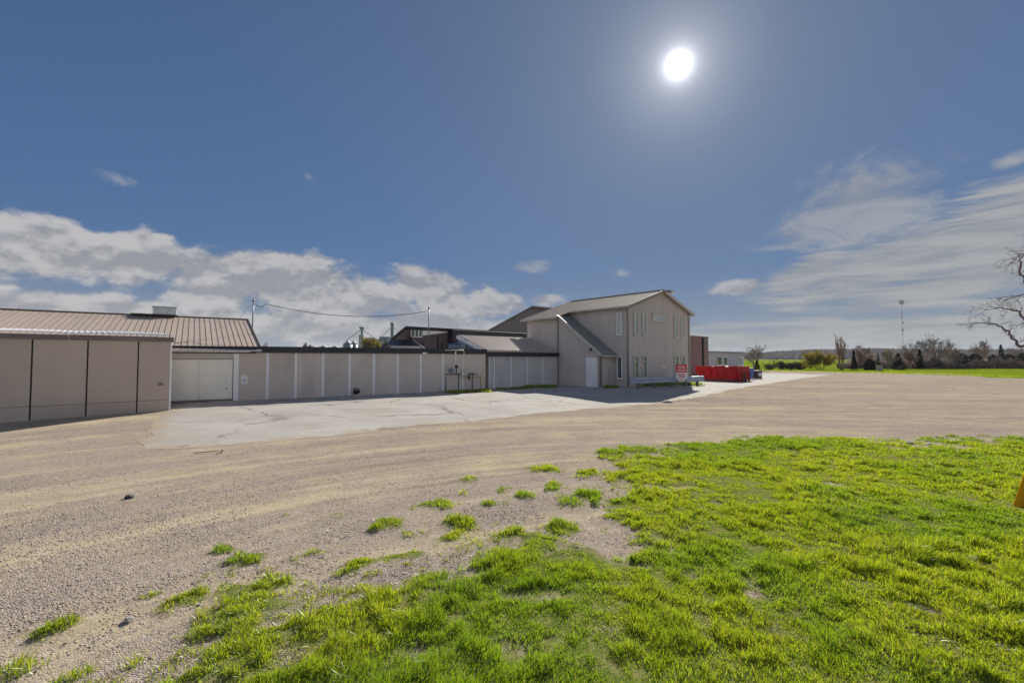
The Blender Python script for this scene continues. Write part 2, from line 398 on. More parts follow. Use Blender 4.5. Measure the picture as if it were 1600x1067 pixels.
# ------------------------------------------------------------------ ground
LOT = [tuple(gp(px, py)[:2]) for px, py in ((1190, 578.5), (1255, 579), (1320, 582), (1480, 583), (1540, 590), (1600, 591))] + \
      [(95, 46), (95, -30), (-70, -30), (-70, 34), (-30, 70), (25, 78)]
GRASS_MAIN = [tuple(gp(px, py)[:2]) for px, py in (
    (120, 1075), (200, 1050), (262, 1012), (262, 985), (300, 957), (322, 945), (345, 925), (370, 914), (407, 914), (446, 922), (469, 930), (497, 919),
    (542, 916), (581, 908), (623, 897), (666, 891), (708, 883), (722, 869), (712, 850), (765, 834), (820, 826), (880, 832), (900, 852), (932, 846),
    (916, 813), (930, 800), (961, 776), (981, 762), (945, 745), (942, 726), (919, 715), (925, 704), (981, 698), (1037, 695), (1094, 692), (1150, 686),
    (1200, 684), (1300, 681), (1350, 683), (1385, 690), (1430, 690), (1470, 682), (1600, 683))] + [(17, 10.5), (24, 9), (24, -6), (-3.5, -6), (-3.2, 1.6)]
PATCHES = [(346, 861, 13, 6, .8), (380, 878, 24, 10, 1), (470, 871, 30, 9, .8), (560, 880, 28, 12, 1), (625, 870, 44, 10, .9), (605, 819, 21, 7, 1), (588, 826, 9, 5, 1),
    (640, 838, 22, 6, .8), (663, 832, 16, 6, .8), (685, 791, 27, 6, .8), (720, 822, 24, 9, 1), (702, 842, 22, 8, .9), (450, 908, 12, 7, 1), (843, 734, 18, 5, .8), (869, 735, 12, 4, .7),
    (920, 740, 17, 5, .8), (866, 761, 12, 6, .8), (788, 764, 13, 5, .8), (814, 774, 15, 6, .9), (915, 772, 26, 9, .9), (931, 786, 8, 4, 1), (892, 783, 18, 6, .6), (770, 789, 22, 5, .6),
    (724, 768, 6, 4, .7), (874, 830, 28, 9, .9), (732, 748, 15, 4, .5), (75, 990, 34, 12, .9), (30, 1045, 34, 14, .6), (235, 934, 15, 5, .5), (290, 940, 32, 8, .8),
    (110, 1060, 30, 10, .5), (445, 803, 10, 4, .4), (535, 804, 14, 4, .4), (1395, 690, 20, 4, .5), (1440, 697, 30, 4, .4), (520, 925, 30, 10, .5), (670, 905, 30, 8, .5)]
BARE = [(905, 838, 30, 10), (1420, 692, 36, 5), (1490, 700, 30, 4), (700, 862, 16, 9), (765, 855, 12, 7), (1025, 712, 30, 5), (560, 935, 18, 6), (1300, 760, 20, 5), (1190, 745, 18, 5), (1180, 935, 22, 8), (640, 960, 16, 8),
        (1010, 890, 18, 8), (1540, 890, 24, 9), (1440, 960, 30, 9), (860, 1010, 20, 9), (330, 1010, 26, 10), (420, 985, 26, 8), (300, 1050, 24, 8)]
def ell(lst):
    out = []
    for e in lst:
        c = gp(e[0], e[1]); rx = (gp(e[0] + e[2], e[1]) - c).length; ry = (gp(e[0], e[1] - e[3]) - c).length
        k = math.atan2(c.x, c.y); out.append((c.x, c.y, rx, ry, k, e[4] if len(e) > 4 else 1.0))
    return out
PE, BE = ell(PATCHES), ell(BARE)
def grass_density(x, y):
    sd = polysd(GRASS_MAIN, x, y)
    n = fbm(x * 1.7, y * 1.7, 3, 4); n2 = fbm(x * 5.5, y * 5.5, 4, 3)
    d = sstep(-0.15, 0.50, sd + (n - 0.5) * 1.3 + (n2 - .5) * .9)
    t = sstep(0.2, 2.6, sd) * sstep(-1.5, 1.5, x + .35 * y - .3)
    d = d * (0.42 + 0.58 * sstep(0.35, 0.47, fbm(x * 2.6 + 9, y * 2.6, 21, 4) + .22 * t - .02))
    for cx, cy, rx, ry, k, s in BE:
        dx, dy = x - cx, y - cy; a = (dx * math.cos(k) - dy * math.sin(k)) / rx; b = (dx * math.sin(k) + dy * math.cos(k)) / ry
        d = d * (1 - 0.85 * sstep(1.2, 0.3, np.sqrt(a * a + b * b) + (n - 0.5) * 1.2))
    for cx, cy, rx, ry, k, s in PE:
        dx, dy = x - cx, y - cy; a = (dx * math.cos(k) - dy * math.sin(k)) / rx; b = (dx * math.sin(k) + dy * math.cos(k)) / ry
        d = np.maximum(d, s * sstep(1.5, 0.15, np.sqrt(a * a + b * b) + (n - 0.5) * 1.5 + (n2 - .5) * 1.3))
    return d

def lines(parts):
    out = []
    for a, b, s in parts: out.extend(np.arange(a, b - 1e-6, s))
    return np.array(out)
def flow(x, y):
    """coordinates along and across the curving wheel tracks"""
    r = np.hypot(np.minimum(x - 5.0, 0), y + 3.0)
    s = np.where(x > 5, x - 5.0, -np.arctan2(5.0 - x, np.maximum(y + 3.0, 0.05)) * 14.0)
    return r, s
def relief(x, y):
    r, s = flow(x, y); near = sstep(60, 15, np.hypot(x, y))
    z = (fbm(x * 0.9, y * 0.9, 5, 3) - 0.5) * 0.05 + (fbm(r * 2.2, s * 0.12, 8, 3) - 0.5) * 0.05
    return z * near
def attr(me, name, kind, arr):
    a = me.attributes.new(name, kind, 'POINT'); a.data.foreach_set('vector' if kind == 'FLOAT_VECTOR' else 'color' if kind == 'FLOAT_COLOR' else 'value', np.ascontiguousarray(arr, dtype=np.float32).ravel())
def np_mesh(name, V, F, material, smooth=False):
    me = bpy.data.meshes.new(name); me.vertices.add(len(V)); me.vertices.foreach_set('co', np.ascontiguousarray(V, dtype=np.float32).ravel())
    k = F.shape[1]; me.loops.add(F.size); me.loops.foreach_set('vertex_index', F.astype(np.int32).ravel())
    me.polygons.add(len(F)); me.polygons.foreach_set('loop_start', np.arange(0, F.size, k, dtype=np.int32)); me.polygons.foreach_set('loop_total', np.full(len(F), k, dtype=np.int32))
    if smooth: me.polygons.foreach_set('use_smooth', np.ones(len(F), bool))
    me.materials.append(material); me.update(calc_edges=True); me.validate()
    o = bpy.data.objects.new(name, me); COL.objects.link(o); return o

def ground_mat():
    m = bpy.data.materials.new('gravel_and_field'); m.use_nodes = True; T = NT(m.node_tree); b = T.n['Principled BSDF']
    geo = T.new('ShaderNodeNewGeometry'); P = geo.outputs['Position']
    def A(n, o): a = T.new('ShaderNodeAttribute', attribute_name=n); return a.outputs[o]
    lot, gr, fl = A('lot', 'Fac'), A('sward', 'Fac'), A('flow', 'Vector')
    tr = T.noise(T.mapping(fl, sc=(0.8, 0.07, 1)), 1.0, 8, 0.68, 0.5)
    tr2 = T.noise(T.mapping(fl, loc=(7, 3, 0), sc=(4.0, 0.3, 1)), 1.0, 7, 0.7, 0.4)
    big = T.noise(P, 0.35, 5, 0.6)
    sand = T.mix(T.smooth(tr2, .3, .7), (0.385, 0.318, 0.212), (0.49, 0.41, 0.275))
    gravel = T.mix(T.smooth(tr2, .3, .7), (0.315, 0.262, 0.192), (0.43, 0.357, 0.255))
    c = T.mix(T.smooth(T.math('MULTIPLY_ADD', T.math('SUBTRACT', big, .5), .6, tr), .40, .60), gravel, sand)
    tr3 = T.noise(T.mapping(fl, loc=(1, 5, 0), sc=(11.0, 0.9, 1)), 1.0, 8, 0.72, 0.8)
    c = T.mix(T.smooth(tr3, .42, .30, 0, .45), c, (0.19, 0.155, 0.115))
    c = T.mix(T.smooth(tr3, .58, .72, 0, .45), c, (0.52, 0.44, 0.32))
    # small stones pressed into it
    vo = T.new('ShaderNodeTexVoronoi'); T.l.new(P, vo.inputs['Vector']); vo.inputs['Scale'].default_value = 75; vo.inputs['Randomness'].default_value = 1
    vo2 = T.new('ShaderNodeTexVoronoi'); T.l.new(P, vo2.inputs['Vector']); vo2.inputs['Scale'].default_value = 24
    sc = T.new('ShaderNodeSeparateColor'); T.l.new(vo.outputs['Color'], sc.inputs[0])
    sc2 = T.new('ShaderNodeSeparateColor'); T.l.new(vo2.outputs['Color'], sc2.inputs[0])
    stony = T.smooth(T.math('MULTIPLY_ADD', T.noise(P, 1.1, 5, .65), .5, T.math('SUBTRACT', 0.75, T.math('MULTIPLY', tr, .8))), .38, .72)
    st = T.mix(sc.outputs[0], (0.115, 0.092, 0.085), (0.56, 0.47, 0.43))
    c = T.mix(T.math('MULTIPLY', T.math('MULTIPLY', stony, .9), T.smooth(sc.outputs[1], .2, .4)), c, st)
    c = T.mix(T.math('MULTIPLY', T.smooth(sc2.outputs[1], .86, .9), .55), c, T.mix(sc2.outputs[0], (.12, .10, .10), (.5, .45, .42)))
    # damp dark smears along the tracks
    c = T.mix(T.math('MULTIPLY', T.smooth(T.noise(T.mapping(fl, loc=(2, 9, 0), sc=(2.2, .08, 1)), 1.0, 8, .7), .56, .70), .42), c, (0.16, 0.13, 0.10))
    # soil and thatch below the sward
    soil = T.mix(T.smooth(T.noise(P, 9, 5, .65), .35, .65), (0.10, 0.15, 0.02), (0.22, 0.215, 0.07))
    c = T.mix(T.smooth(T.math('MULTIPLY_ADD', T.math('SUBTRACT', T.noise(P, 5, 6, .7), .5), .7, gr), .25, .7, 0, .92), c, soil)
    # field beyond the lot
    fn = T.noise(T.mapping(P, sc=(.02, .08, 1)), 1.0, 6, .6)
    fn2 = T.noise(T.mapping(P, sc=(.5, 1.2, 1)), 1.0, 6, .7)
    field = T.mix(T.smooth(fn, .35, .65), (0.15, 0.205, 0.012), (0.20, 0.245, 0.016))
    field = T.mix(T.smooth(fn2, .5, .75, 0, .5), field, (0.10, 0.135, 0.012))
    e = T.smooth(T.math('MULTIPLY_ADD', T.math('SUBTRACT', T.noise(P, 0.5, 6, .7), .5), 1.0, lot), .3, .6)
    c = T.mix(e, field, c)
    T.l.new(c, b.inputs['Base Color']); b.inputs['Roughness'].default_value = 0.95; b.inputs['Specular IOR Level'].default_value = 0.0
    bp = T.new('ShaderNodeBump'); bp.inputs['Strength'].default_value = 0.75; bp.inputs['Distance'].default_value = 0.02
    h = T.math('ADD', T.math('MULTIPLY', T.math('SUBTRACT', 1.0, vo.outputs['Distance']), stony), T.math('MULTIPLY', T.noise(P, 14, 6, .7), 1.2))
    T.l.new(h, bp.inputs['Height']); T.l.new(bp.outputs[0], b.inputs['Normal'])
    return m

def build_ground():
    xs = np.concatenate([-np.geomspace(3800, 64, 22), lines([(-60, -14, .9), (-14, 20, .16), (20, 60, .7)]), np.geomspace(60, 3800, 26)])
    ys = np.concatenate([-np.geomspace(900, 12, 10), lines([(-10, 0.6, .6), (.6, 13, .13), (13, 40, .3), (40, 84, .8)]), np.geomspace(84, 4200, 34)])
    X, Y = np.meshgrid(xs, ys); x, y = X.ravel(), Y.ravel()
    lot = np.clip(polysd(LOT, x, y) / 2.5 + 0.5, 0, 1)
    gr = np.zeros_like(x); m = (x > -8) & (x < 26) & (y > -7) & (y < 20); gr[m] = grass_density(x[m], y[m])
    z = gz(x, y) + relief(x, y) + 0.05 * gr
    r, s = flow(x, y)
    V = np.stack([x, y, z], 1); nx = len(xs)
    i = (np.arange(len(ys) - 1)[:, None] * nx + np.arange(nx - 1)[None]).ravel()
    o = np_mesh('ground', V, np.stack([i, i + 1, i + 1 + nx, i + nx], 1), ground_mat(), True)
    attr(o.data, 'lot', 'FLOAT', lot); attr(o.data, 'sward', 'FLOAT', gr); attr(o.data, 'flow', 'FLOAT_VECTOR', np.stack([r, s, np.zeros_like(r)], 1))
    tag(o, kind='structure')
build_ground()

def apron_mat():
    m = bpy.data.materials.new('worn_pavement'); m.use_nodes = True; T = NT(m.node_tree); b = T.n['Principled BSDF']
    geo = T.new('ShaderNodeNewGeometry'); P = geo.outputs['Position']
    n1, n2 = T.noise(P, .45, 7, .65), T.noise(P, 45, 4, .7)
    c = T.mix(T.smooth(n1, .35, .65), (0.36, 0.335, 0.305), (0.445, 0.42, 0.385))
    c = T.mix(T.smooth(n2, .35, .7, 0, .5), c, (0.25, 0.235, 0.22))
    c = T.mix(T.smooth(T.noise(T.mapping(P, rot=(0, 0, rad(-40)), sc=(.25, 1.4, 1)), 1.0, 7, .65), .52, .75, 0, .65), c, (0.40, 0.335, 0.23))
    c = T.mix(T.smooth(T.noise(P, .9, 8, .75, .6), .54, .68, 0, .40), c, (0.21, 0.19, 0.165))
    c = T.mix(T.smooth(T.noise(T.mapping(P, loc=(4, 1, 0), rot=(0, 0, rad(-38)), sc=(.18, 3.2, 1)), 1.0, 7, .7), .56, .70, 0, .45), c, (0.24, 0.21, 0.175))
    vo = T.new('ShaderNodeTexVoronoi', feature='DISTANCE_TO_EDGE'); vo.inputs['Scale'].default_value = .22
    wv = T.vmath('ADD', P, T.vmath('MULTIPLY', T.noise(P, 1.2, 5, .6, col=True), (1.2, 1.2, 0)))
    T.l.new(wv, vo.inputs['Vector'])
    crack = T.math('MULTIPLY', T.smooth(vo.outputs[0], .003, .014, 1, 0), T.smooth(T.noise(P, .3, 3), .42, .55))
    c = T.mix(T.math('MULTIPLY', crack, .7), c, (0.11, 0.095, 0.08))
    ed = T.new('ShaderNodeAttribute', attribute_name='edge').outputs['Fac']
    e = T.smooth(T.math('MULTIPLY_ADD', T.math('SUBTRACT', T.noise(P, 1.2, 8, .72), .5), 2.2, ed), -.1, .55, 1, 0)
    c = T.mix(T.math('MULTIPLY', e, .9), c, T.mix(T.noise(P, 6, 6, .7), (0.26, 0.21, 0.165), (0.42, 0.34, 0.235)))
    T.l.new(c, b.inputs['Base Color']); b.inputs['Roughness'].default_value = 0.9; b.inputs['Specular IOR Level'].default_value = 0.15
    bp = T.new('ShaderNodeBump'); bp.inputs['Strength'].default_value = 0.4; bp.inputs['Distance'].default_value = 0.01
    T.l.new(n2, bp.inputs['Height']); T.l.new(bp.outputs[0], b.inputs['Normal']); return m
def build_apron():
    pl = [gp(px, py) for px, py in ((270, 640), (250, 655), (238, 668), (224, 688), (214, 700), (260, 703), (330, 698), (470, 687), (560, 677), (640, 667), (700, 662), (800, 651), (900, 641),
                                     (1000, 633), (1080, 623), (1150, 608), (1200, 600), (1262, 590), (1300, 586), (1235, 583.5))]
    pl = [(p.x, p.y) for p in pl] + [(26, 62), (14, 44), (3, 37), (-3, 31), (-13.5, 23), (-16, 21)]
    rnd = random.Random(4); B = []
    for i in range(len(pl)):
        a, b = Vector(pl[i]), Vector(pl[(i + 1) % len(pl)]); n = max(1, int((b - a).length / 0.25))
        nn = Vector((-(b - a).y, (b - a).x)).normalized()
        for k in range(n):
            p = a.lerp(b, k / n); w = (float(vnoise(np.array(p.x * 1.3), np.array(p.y * 1.3), 77)) - .5) * 0.35 + rnd.uniform(-.05, .05)
            B.append(p + nn * w * (1 if i < 19 else 0))
    arr = np.array([(p.x, p.y) for p in B]); gx, gy = np.meshgrid(np.arange(-18, 42, .6), np.arange(12, 64, .6)); gx, gy = gx.ravel(), gy.ravel()
    ok = polysd(arr, gx, gy) > .35
    pts = B + [Vector((a, c)) for a, c in zip(gx[ok], gy[ok])]
    n = len(B); v, e, f, *_ = delaunay_2d_cdt(pts, [(i, (i + 1) % n) for i in range(n)], [], 1, 1e-4)
    v = np.array([(p.x, p.y) for p in v]); z = gz(v[:, 0], v[:, 1]) + relief(v[:, 0], v[:, 1]) + .004 + .012 * np.clip(polysd(np.array(pl), v[:, 0], v[:, 1]), 0, 1)
    me = bpy.data.meshes.new('pavement'); me.from_pydata(np.column_stack([v, z]).tolist(), [], [tuple(q) for q in f]); me.materials.append(apron_mat())
    me.polygons.foreach_set('use_smooth', [True] * len(me.polygons))
    attr(me, 'edge', 'FLOAT', polysd(np.array(pl), v[:, 0], v[:, 1]))
    o = bpy.data.objects.new('pavement', me); COL.objects.link(o); tag(o, kind='structure')
build_apron()

# ------------------------------------------------------------------ wall and roof builders
def ribbed(x0, x1, zb, zt, sp=0.30, rw=0.06, rd=0.020, y=0.0, mb=None):
    """ribbed sheet on the plane y, facing -y; zt, zb: functions of x or numbers"""
    mb = mb or MB(); f = lambda g, x: g(x) if callable(g) else g
    xs = []; x = x0
    while x < x1 - 1e-4:
        xs += [(x, 0), (min(x + sp - rw, x1), 0)]
        if x + sp < x1: xs += [(x + sp - rw * .75, rd), (x + sp - rw * .25, rd)]
        x += sp
    xs.append((x1, 0)); P = [(max(min(a, x1), x0), d) for a, d in xs]
    vs = []
    for a, d in P: vs += [(a, y - d, f(zb, a)), (a, y - d, f(zt, a))]
    mb.add(vs, [(2 * i, 2 * i + 2, 2 * i + 3, 2 * i + 1) for i in range(len(P) - 1) if P[i + 1][0] - P[i][0] > 1e-5]); return mb
def roof_sheet(x0, x1, ya, za, yb, zb_, sp=0.3, th=0.03, rh=0.025, mb=None, rw=0.035):
    """sloping ribbed roof: ribs run from the eave (ya, za) to the top (yb, zb_)"""
    mb = mb or MB(); d = Vector((0, yb - ya, zb_ - za)).normalized(); n = Vector((0, -d.z, d.y))
    if n.z < 0: n = -n
    a, b = Vector((0, ya, za)), Vector((0, yb, zb_))
    q = [Vector((x0, 0, 0)) + a, Vector((x1, 0, 0)) + a, Vector((x1, 0, 0)) + b, Vector((x0, 0, 0)) + b]
    mb.add(q + [p - n * th for p in q], [(0, 1, 2, 3), (7, 6, 5, 4), (0, 4, 5, 1), (1, 5, 6, 2), (2, 6, 7, 3), (3, 7, 4, 0)])
    x = x0 + sp / 2
    while x < x1:
        c = Vector((x, 0, 0)); w = Vector((rw, 0, 0)); t = Vector((rw * .5, 0, 0)); e = n * 0.001
        mb.add([c - w + a + e, c + w + a + e, c + t + a + n * rh, c - t + a + n * rh, c - w + b + e, c + w + b + e, c + t + b + n * rh, c - t + b + n * rh],
               [(0, 1, 2, 3), (7, 6, 5, 4), (1, 5, 6, 2), (2, 6, 7, 3), (3, 7, 4, 0)])
        x += sp
    return mb
def window(parent, x0, x1, z0, z1, y=0.0, side=None, fr=0.06, fm=None, gm=None, mull=None, T=None):
    """frame with a pane as its child; T maps (a, d, z) to local axes so that it can sit on another face"""
    T = T or (lambda a, d, z: (a, y - d, z))
    def bx(mb, a0, a1, d0, d1, c0, c1):
        P = [T(a, d, c) for c in (c0, c1) for a, d in ((a0, d0), (a1, d0), (a1, d1), (a0, d1))]
        mb.add(P, [(0, 3, 2, 1), (4, 5, 6, 7), (0, 1, 5, 4), (1, 2, 6, 5), (2, 3, 7, 6), (3, 0, 4, 7)])
    m = MB(); bx(m, x0, x0 + fr, 0, .10, z0, z1); bx(m, x1 - fr, x1, 0, .10, z0, z1); bx(m, x0 + fr, x1 - fr, 0, .10, z0, z0 + fr); bx(m, x0 + fr, x1 - fr, 0, .10, z1 - fr, z1)
    if mull: bx(m, x0 + fr, x1 - fr, .005, .05, mull - .02, mull + .02)
    f = m.build('window', fm or CREAM, parent, bevel=.004)
    p = MB(); bx(p, x0 + fr, x1 - fr, .0, .034, z0 + fr, z1 - fr); p.build('pane', gm or GLASS, f)
    s = MB(); bx(s, x0 - .02, x1 + .02, 0, .13, z0 - .035, z0 - .002); s.build('sill', fm or CREAM, f)
    return f

# ------------------------------------------------------------------ left shed
def left_shed():
    A, B = gp(0, 660), gp(266, 641); az = math.degrees(math.atan2(B.x - A.x, B.y - A.y)); F = Frame(B, az)
    t = thing('storage_shed', 'long tan panelled shed with black joints and a weathered timber beam under its sheet roof', 'shed', F.o, F.rz)
    zt = F.z(0, 0, 535.5) + .02; zf = F.z(0, 0, 527); js = [F.tx(p) for p in (216, 137, 50)]
    w = js[1] - js[2]; xs = [0] + js + [js[2] - w, js[2] - 2 * w, js[2] - 3 * w]
    zk = 0.42
    for i in range(len(xs) - 1):
        a, b = xs[i + 1] + .022, xs[i] - (.022 if i else .05)
        MB().box(a, b, 0, .05, zk, zt).build('panel', SHED, t, bevel=.004)
        MB().box(a, b, .006, .05, -.2, zk - .012).build('base_panel', SHED, t, bevel=.004)
        if i: MB().box(xs[i] - .022, xs[i] + .022, .012, .05, -.2, zt).build('joint_strip', BLACK, t)
    xl = xs[-1]
    MB().box(-.05, 0.0, -.02, .045, -.2, zt).build('corner_trim', WHITE, t, bevel=.004)
    MB().box(xl, -.06, .06, 3.4, -.2, zt - .02).build('wall', SHED, t)
    x = xl
    rnd = random.Random(2)
    while x < 0:
        e = min(x + 2.44, .06); d = rnd.uniform(-.008, .008)
        MB().box(x + .006, e - .003, -.06 + d, .04, zt + .004, zf + rnd.uniform(-.006, .006)).build('beam', WOOD, t, bevel=.006); x += 2.44
    m = MB(); x = xl; q = []
    for i in range(int((0.1 - xl) / .04)):
        xx = xl + i * .04; zz = zf + .07 + .012 * math.sin(i * math.pi / 2.0) + (float(vnoise(np.array(xx * 1.1), np.array(.5), 3)) - .5) * .05
        q.append((xx, -.16 + .03 * float(vnoise(np.array(xx * .7), np.array(9.), 5)), zz, zz + .24))
    vs = []
    for a, yy, z0, z1 in q: vs += [(a, yy, z0), (a, 3.4, z1), (a, yy, z0 - .012), (a, 3.4, z1 - .012)]
    m.add(vs, [f for i in range(len(q) - 1) for f in ((4 * i, 4 * i + 4, 4 * i + 5, 4 * i + 1), (4 * i + 2, 4 * i + 3, 4 * i + 7, 4 * i + 6), (4 * i, 4 * i + 2, 4 * i + 6, 4 * i + 4))])
    m.build('roof', mat('pale_corrugated_sheet', (0.66, 0.65, 0.66), .55, .08, 3, dirt=(.4, .36, .33), dirt_amt=.35), t, smooth=True)
    xo = F.tx(253); zo = F.z(xo, 0, 600)
    m = MB().box(xo - .06, xo + .06, -.03, 0, zo - .05, zo + .05).tube([(xo, -.03, zo), (xo + .01, -.09, zo), (xo + .01, -.10, zo - .05)], .014)
    m.tube([(xo - .05 + .05 * math.cos(a), -.10, zo + .045 * math.sin(a)) for a in np.linspace(0, 2 * math.pi, 13)], .008, 6)
    m.build('wall_tap', STEEL, t, bevel=.003)
    return F
FS = left_shed()

# ------------------------------------------------------------------ low building along the pavement, with its loading door
P1, P2 = gp(369, 626), gp(691, 612.5)
AZL = math.degrees(math.atan2(P2.x - P1.x, P2.y - P1.y))
FL = Frame(P1, AZL)
def low_building():
    F = FL
    t = thing('low_building', 'long low beige panelled building with white battens and a dark flat roof edge', 'building', F.o, F.rz)
    zt = F.z(0, 0, 554.6) ; zt = 2.22; zb = -.25
    xd = F.tx(268) - .3; xe = F.tx(757)
    bs = [F.tx(p) for p in (418.5, 462.6, 505, 546.4, 584.4, 621.6, 657.5, 691.7, 723.5)]
    xs = [F.tx(371.5)] + bs + [xe]
    for i in range(len(xs) - 1):
        MB().box(xs[i] + (.045 if i else .03), xs[i + 1] - .045, 0, .05, zb, zt).build('panel', PANEL, t, bevel=.003)
    for x in bs: MB().box(x - .055, x + .055, -.025, .04, zb, zt - .01).build('batten', WHITE, t, bevel=.004)
    MB().box(xe - .05, xe + .06, -.02, .06, zb, zt - .01).build('corner_batten', CREAMP, t, bevel=.004)
    MB().box(xs[0], xe + .05, .06, 6.5, zb, zt + .1).build('wall', PANEL, t)
    # roof edge: dark fascia in sheets, thin brown trim below
    x = F.tx(400); first = True
    while x < xe - .05:
        e = min(x + 2.44, xe + .12)
        MB().box(x + .003, e - .003, -.12, -.06, zt + .06, zt + .30).build('fascia_board', NAVY, t, bevel=.006); x = e
    MB().box(F.tx(400), xe + .12, -.10, .02, zt, zt + .058).build('trim', BROWN, t)
    MB().box(xd, F.tx(400) - .004, -.10, -.02, zt - .03, zt + .22).build('trim', NAVY, t)
    MB().box(xd, xe + .12, -.06, 6.4, zt + .24, zt + .29).build('roof', NAVY, t)
    for px in (404, 662):
        x = F.tx(px); z = zt + (.10 if px == 404 else .03)
        l = MB().box(x - .13, x + .13, -.20, -.121, z - .055, z + .045).build('light_fitting', WHITE, t, bevel=.02)
        MB().box(x - .04, x + .04, -.13, -.10, z + .045, z + .08).build('bracket', STEEL, l)
    # loading door
    x0, x1 = xd, F.tx(364.5); zd = F.z(x1, 0, 561.3)
    MB().box(x1 + .02, F.tx(373.5), -.03, .1, zb, zt - .035).build('door_post', WHITE, t, bevel=.005)
    MB().box(x0, x1 + .02, -.025, .1, zd + .02, zt - .035).build('door_header', PALETRIM, t, bevel=.005)
    MB().box(x0, F.tx(390), -.16, -.105, zt + .015, zt + .085).build('door_track', WHITE, t, bevel=.004)
    d = bpy.data.objects.new('loading_door', None); COL.objects.link(d); d.parent = t
    n = 2; w = (x1 - x0) / n
    for i in range(n):
        MB().box(x0 + i * w + .004, x0 + (i + 1) * w - .004, .05, .09, .10, zd).build('leaf', WDOOR, d, bevel=.004)
    MB().box(x0, x1, .055, .10, -.12, .09).build('bottom_rail', WOOD, d)
    MB().box(x1 - .28, x1 - .22, .02, .05, .55, .61).build('handle', STEEL, d, bevel=.01)
    MB().box(x0 + .12, x0 + .19, -.005, .05, 1.10, 1.28).build('latch', DRED, d)
    MB().box(x1, x1 + .018, .03, .12, zb, zd).build('gasket', BLACK, d)
    MB().box(x0, x1, .03, .12, zd + .002, zd + .018).build('gasket', BLACK, d)
    rnd = random.Random(11)
    for k, (a, L, yy, lab) in enumerate(((x0 + .9, .95, -.06, 'long dark splintered board lying against the foot of the white loading door'), (x0 + 1.35, .5, -.2, 'short dark board lying in front of the longer one below the loading door'), (x0 + .5, .35, -.12, 'small dark board end, leftmost of the boards below the loading door'))):
        o = MB().bar((a, yy, .0), (a + L, yy + rnd.uniform(-.06, .06), .03), .08, .03).build('broken_board', WOOD, None)
        o.matrix_world = Matrix.Translation(F.o) @ Matrix.Rotation(F.rz, 4, 'Z'); tag(o, lab, 'board')
    return t, zt, xe
LOWB, ZT, XE = low_building()

def notice():
    F = FL; x0, x1 = F.tx(377.5), F.tx(387.5); xm = (x0 + x1) / 2; z0, z1 = F.z(xm, 0, 599.5), F.z(xm, 0, 586)
    t = thing('notice_sign', 'small white notice with a blue emblem fixed to the panel beside the loading door', 'sign', F.w(xm, -.012, (z0 + z1) / 2), F.rz)
    w, h = (x1 - x0) / 2, (z1 - z0) / 2
    MB().box(-w, w, -.006, .008, -h, h).build('plate', SIGNWHITE, t, bevel=.003)
    m = MB().lathe((0.01, -.0085, -.02), [(.001, -.003), (.035, -.003), (.035, 0)], 14, 'y')
    m.build('emblem', INKBLUE, t)
    m = MB()
    for k in range(3): m.box(-w * .5 + k * .01, w * .35, -.009, -.0065, -h * .45 - k * .022, -h * .40 - k * .022)
    m.box(-w * .45, -w * .1, -.009, -.0065, .01, .02).box(.05, w * .5, -.009, -.0065, .0, .012)
    tag(m.build('print', INKBLUE, t), kind='stuff')
notice()

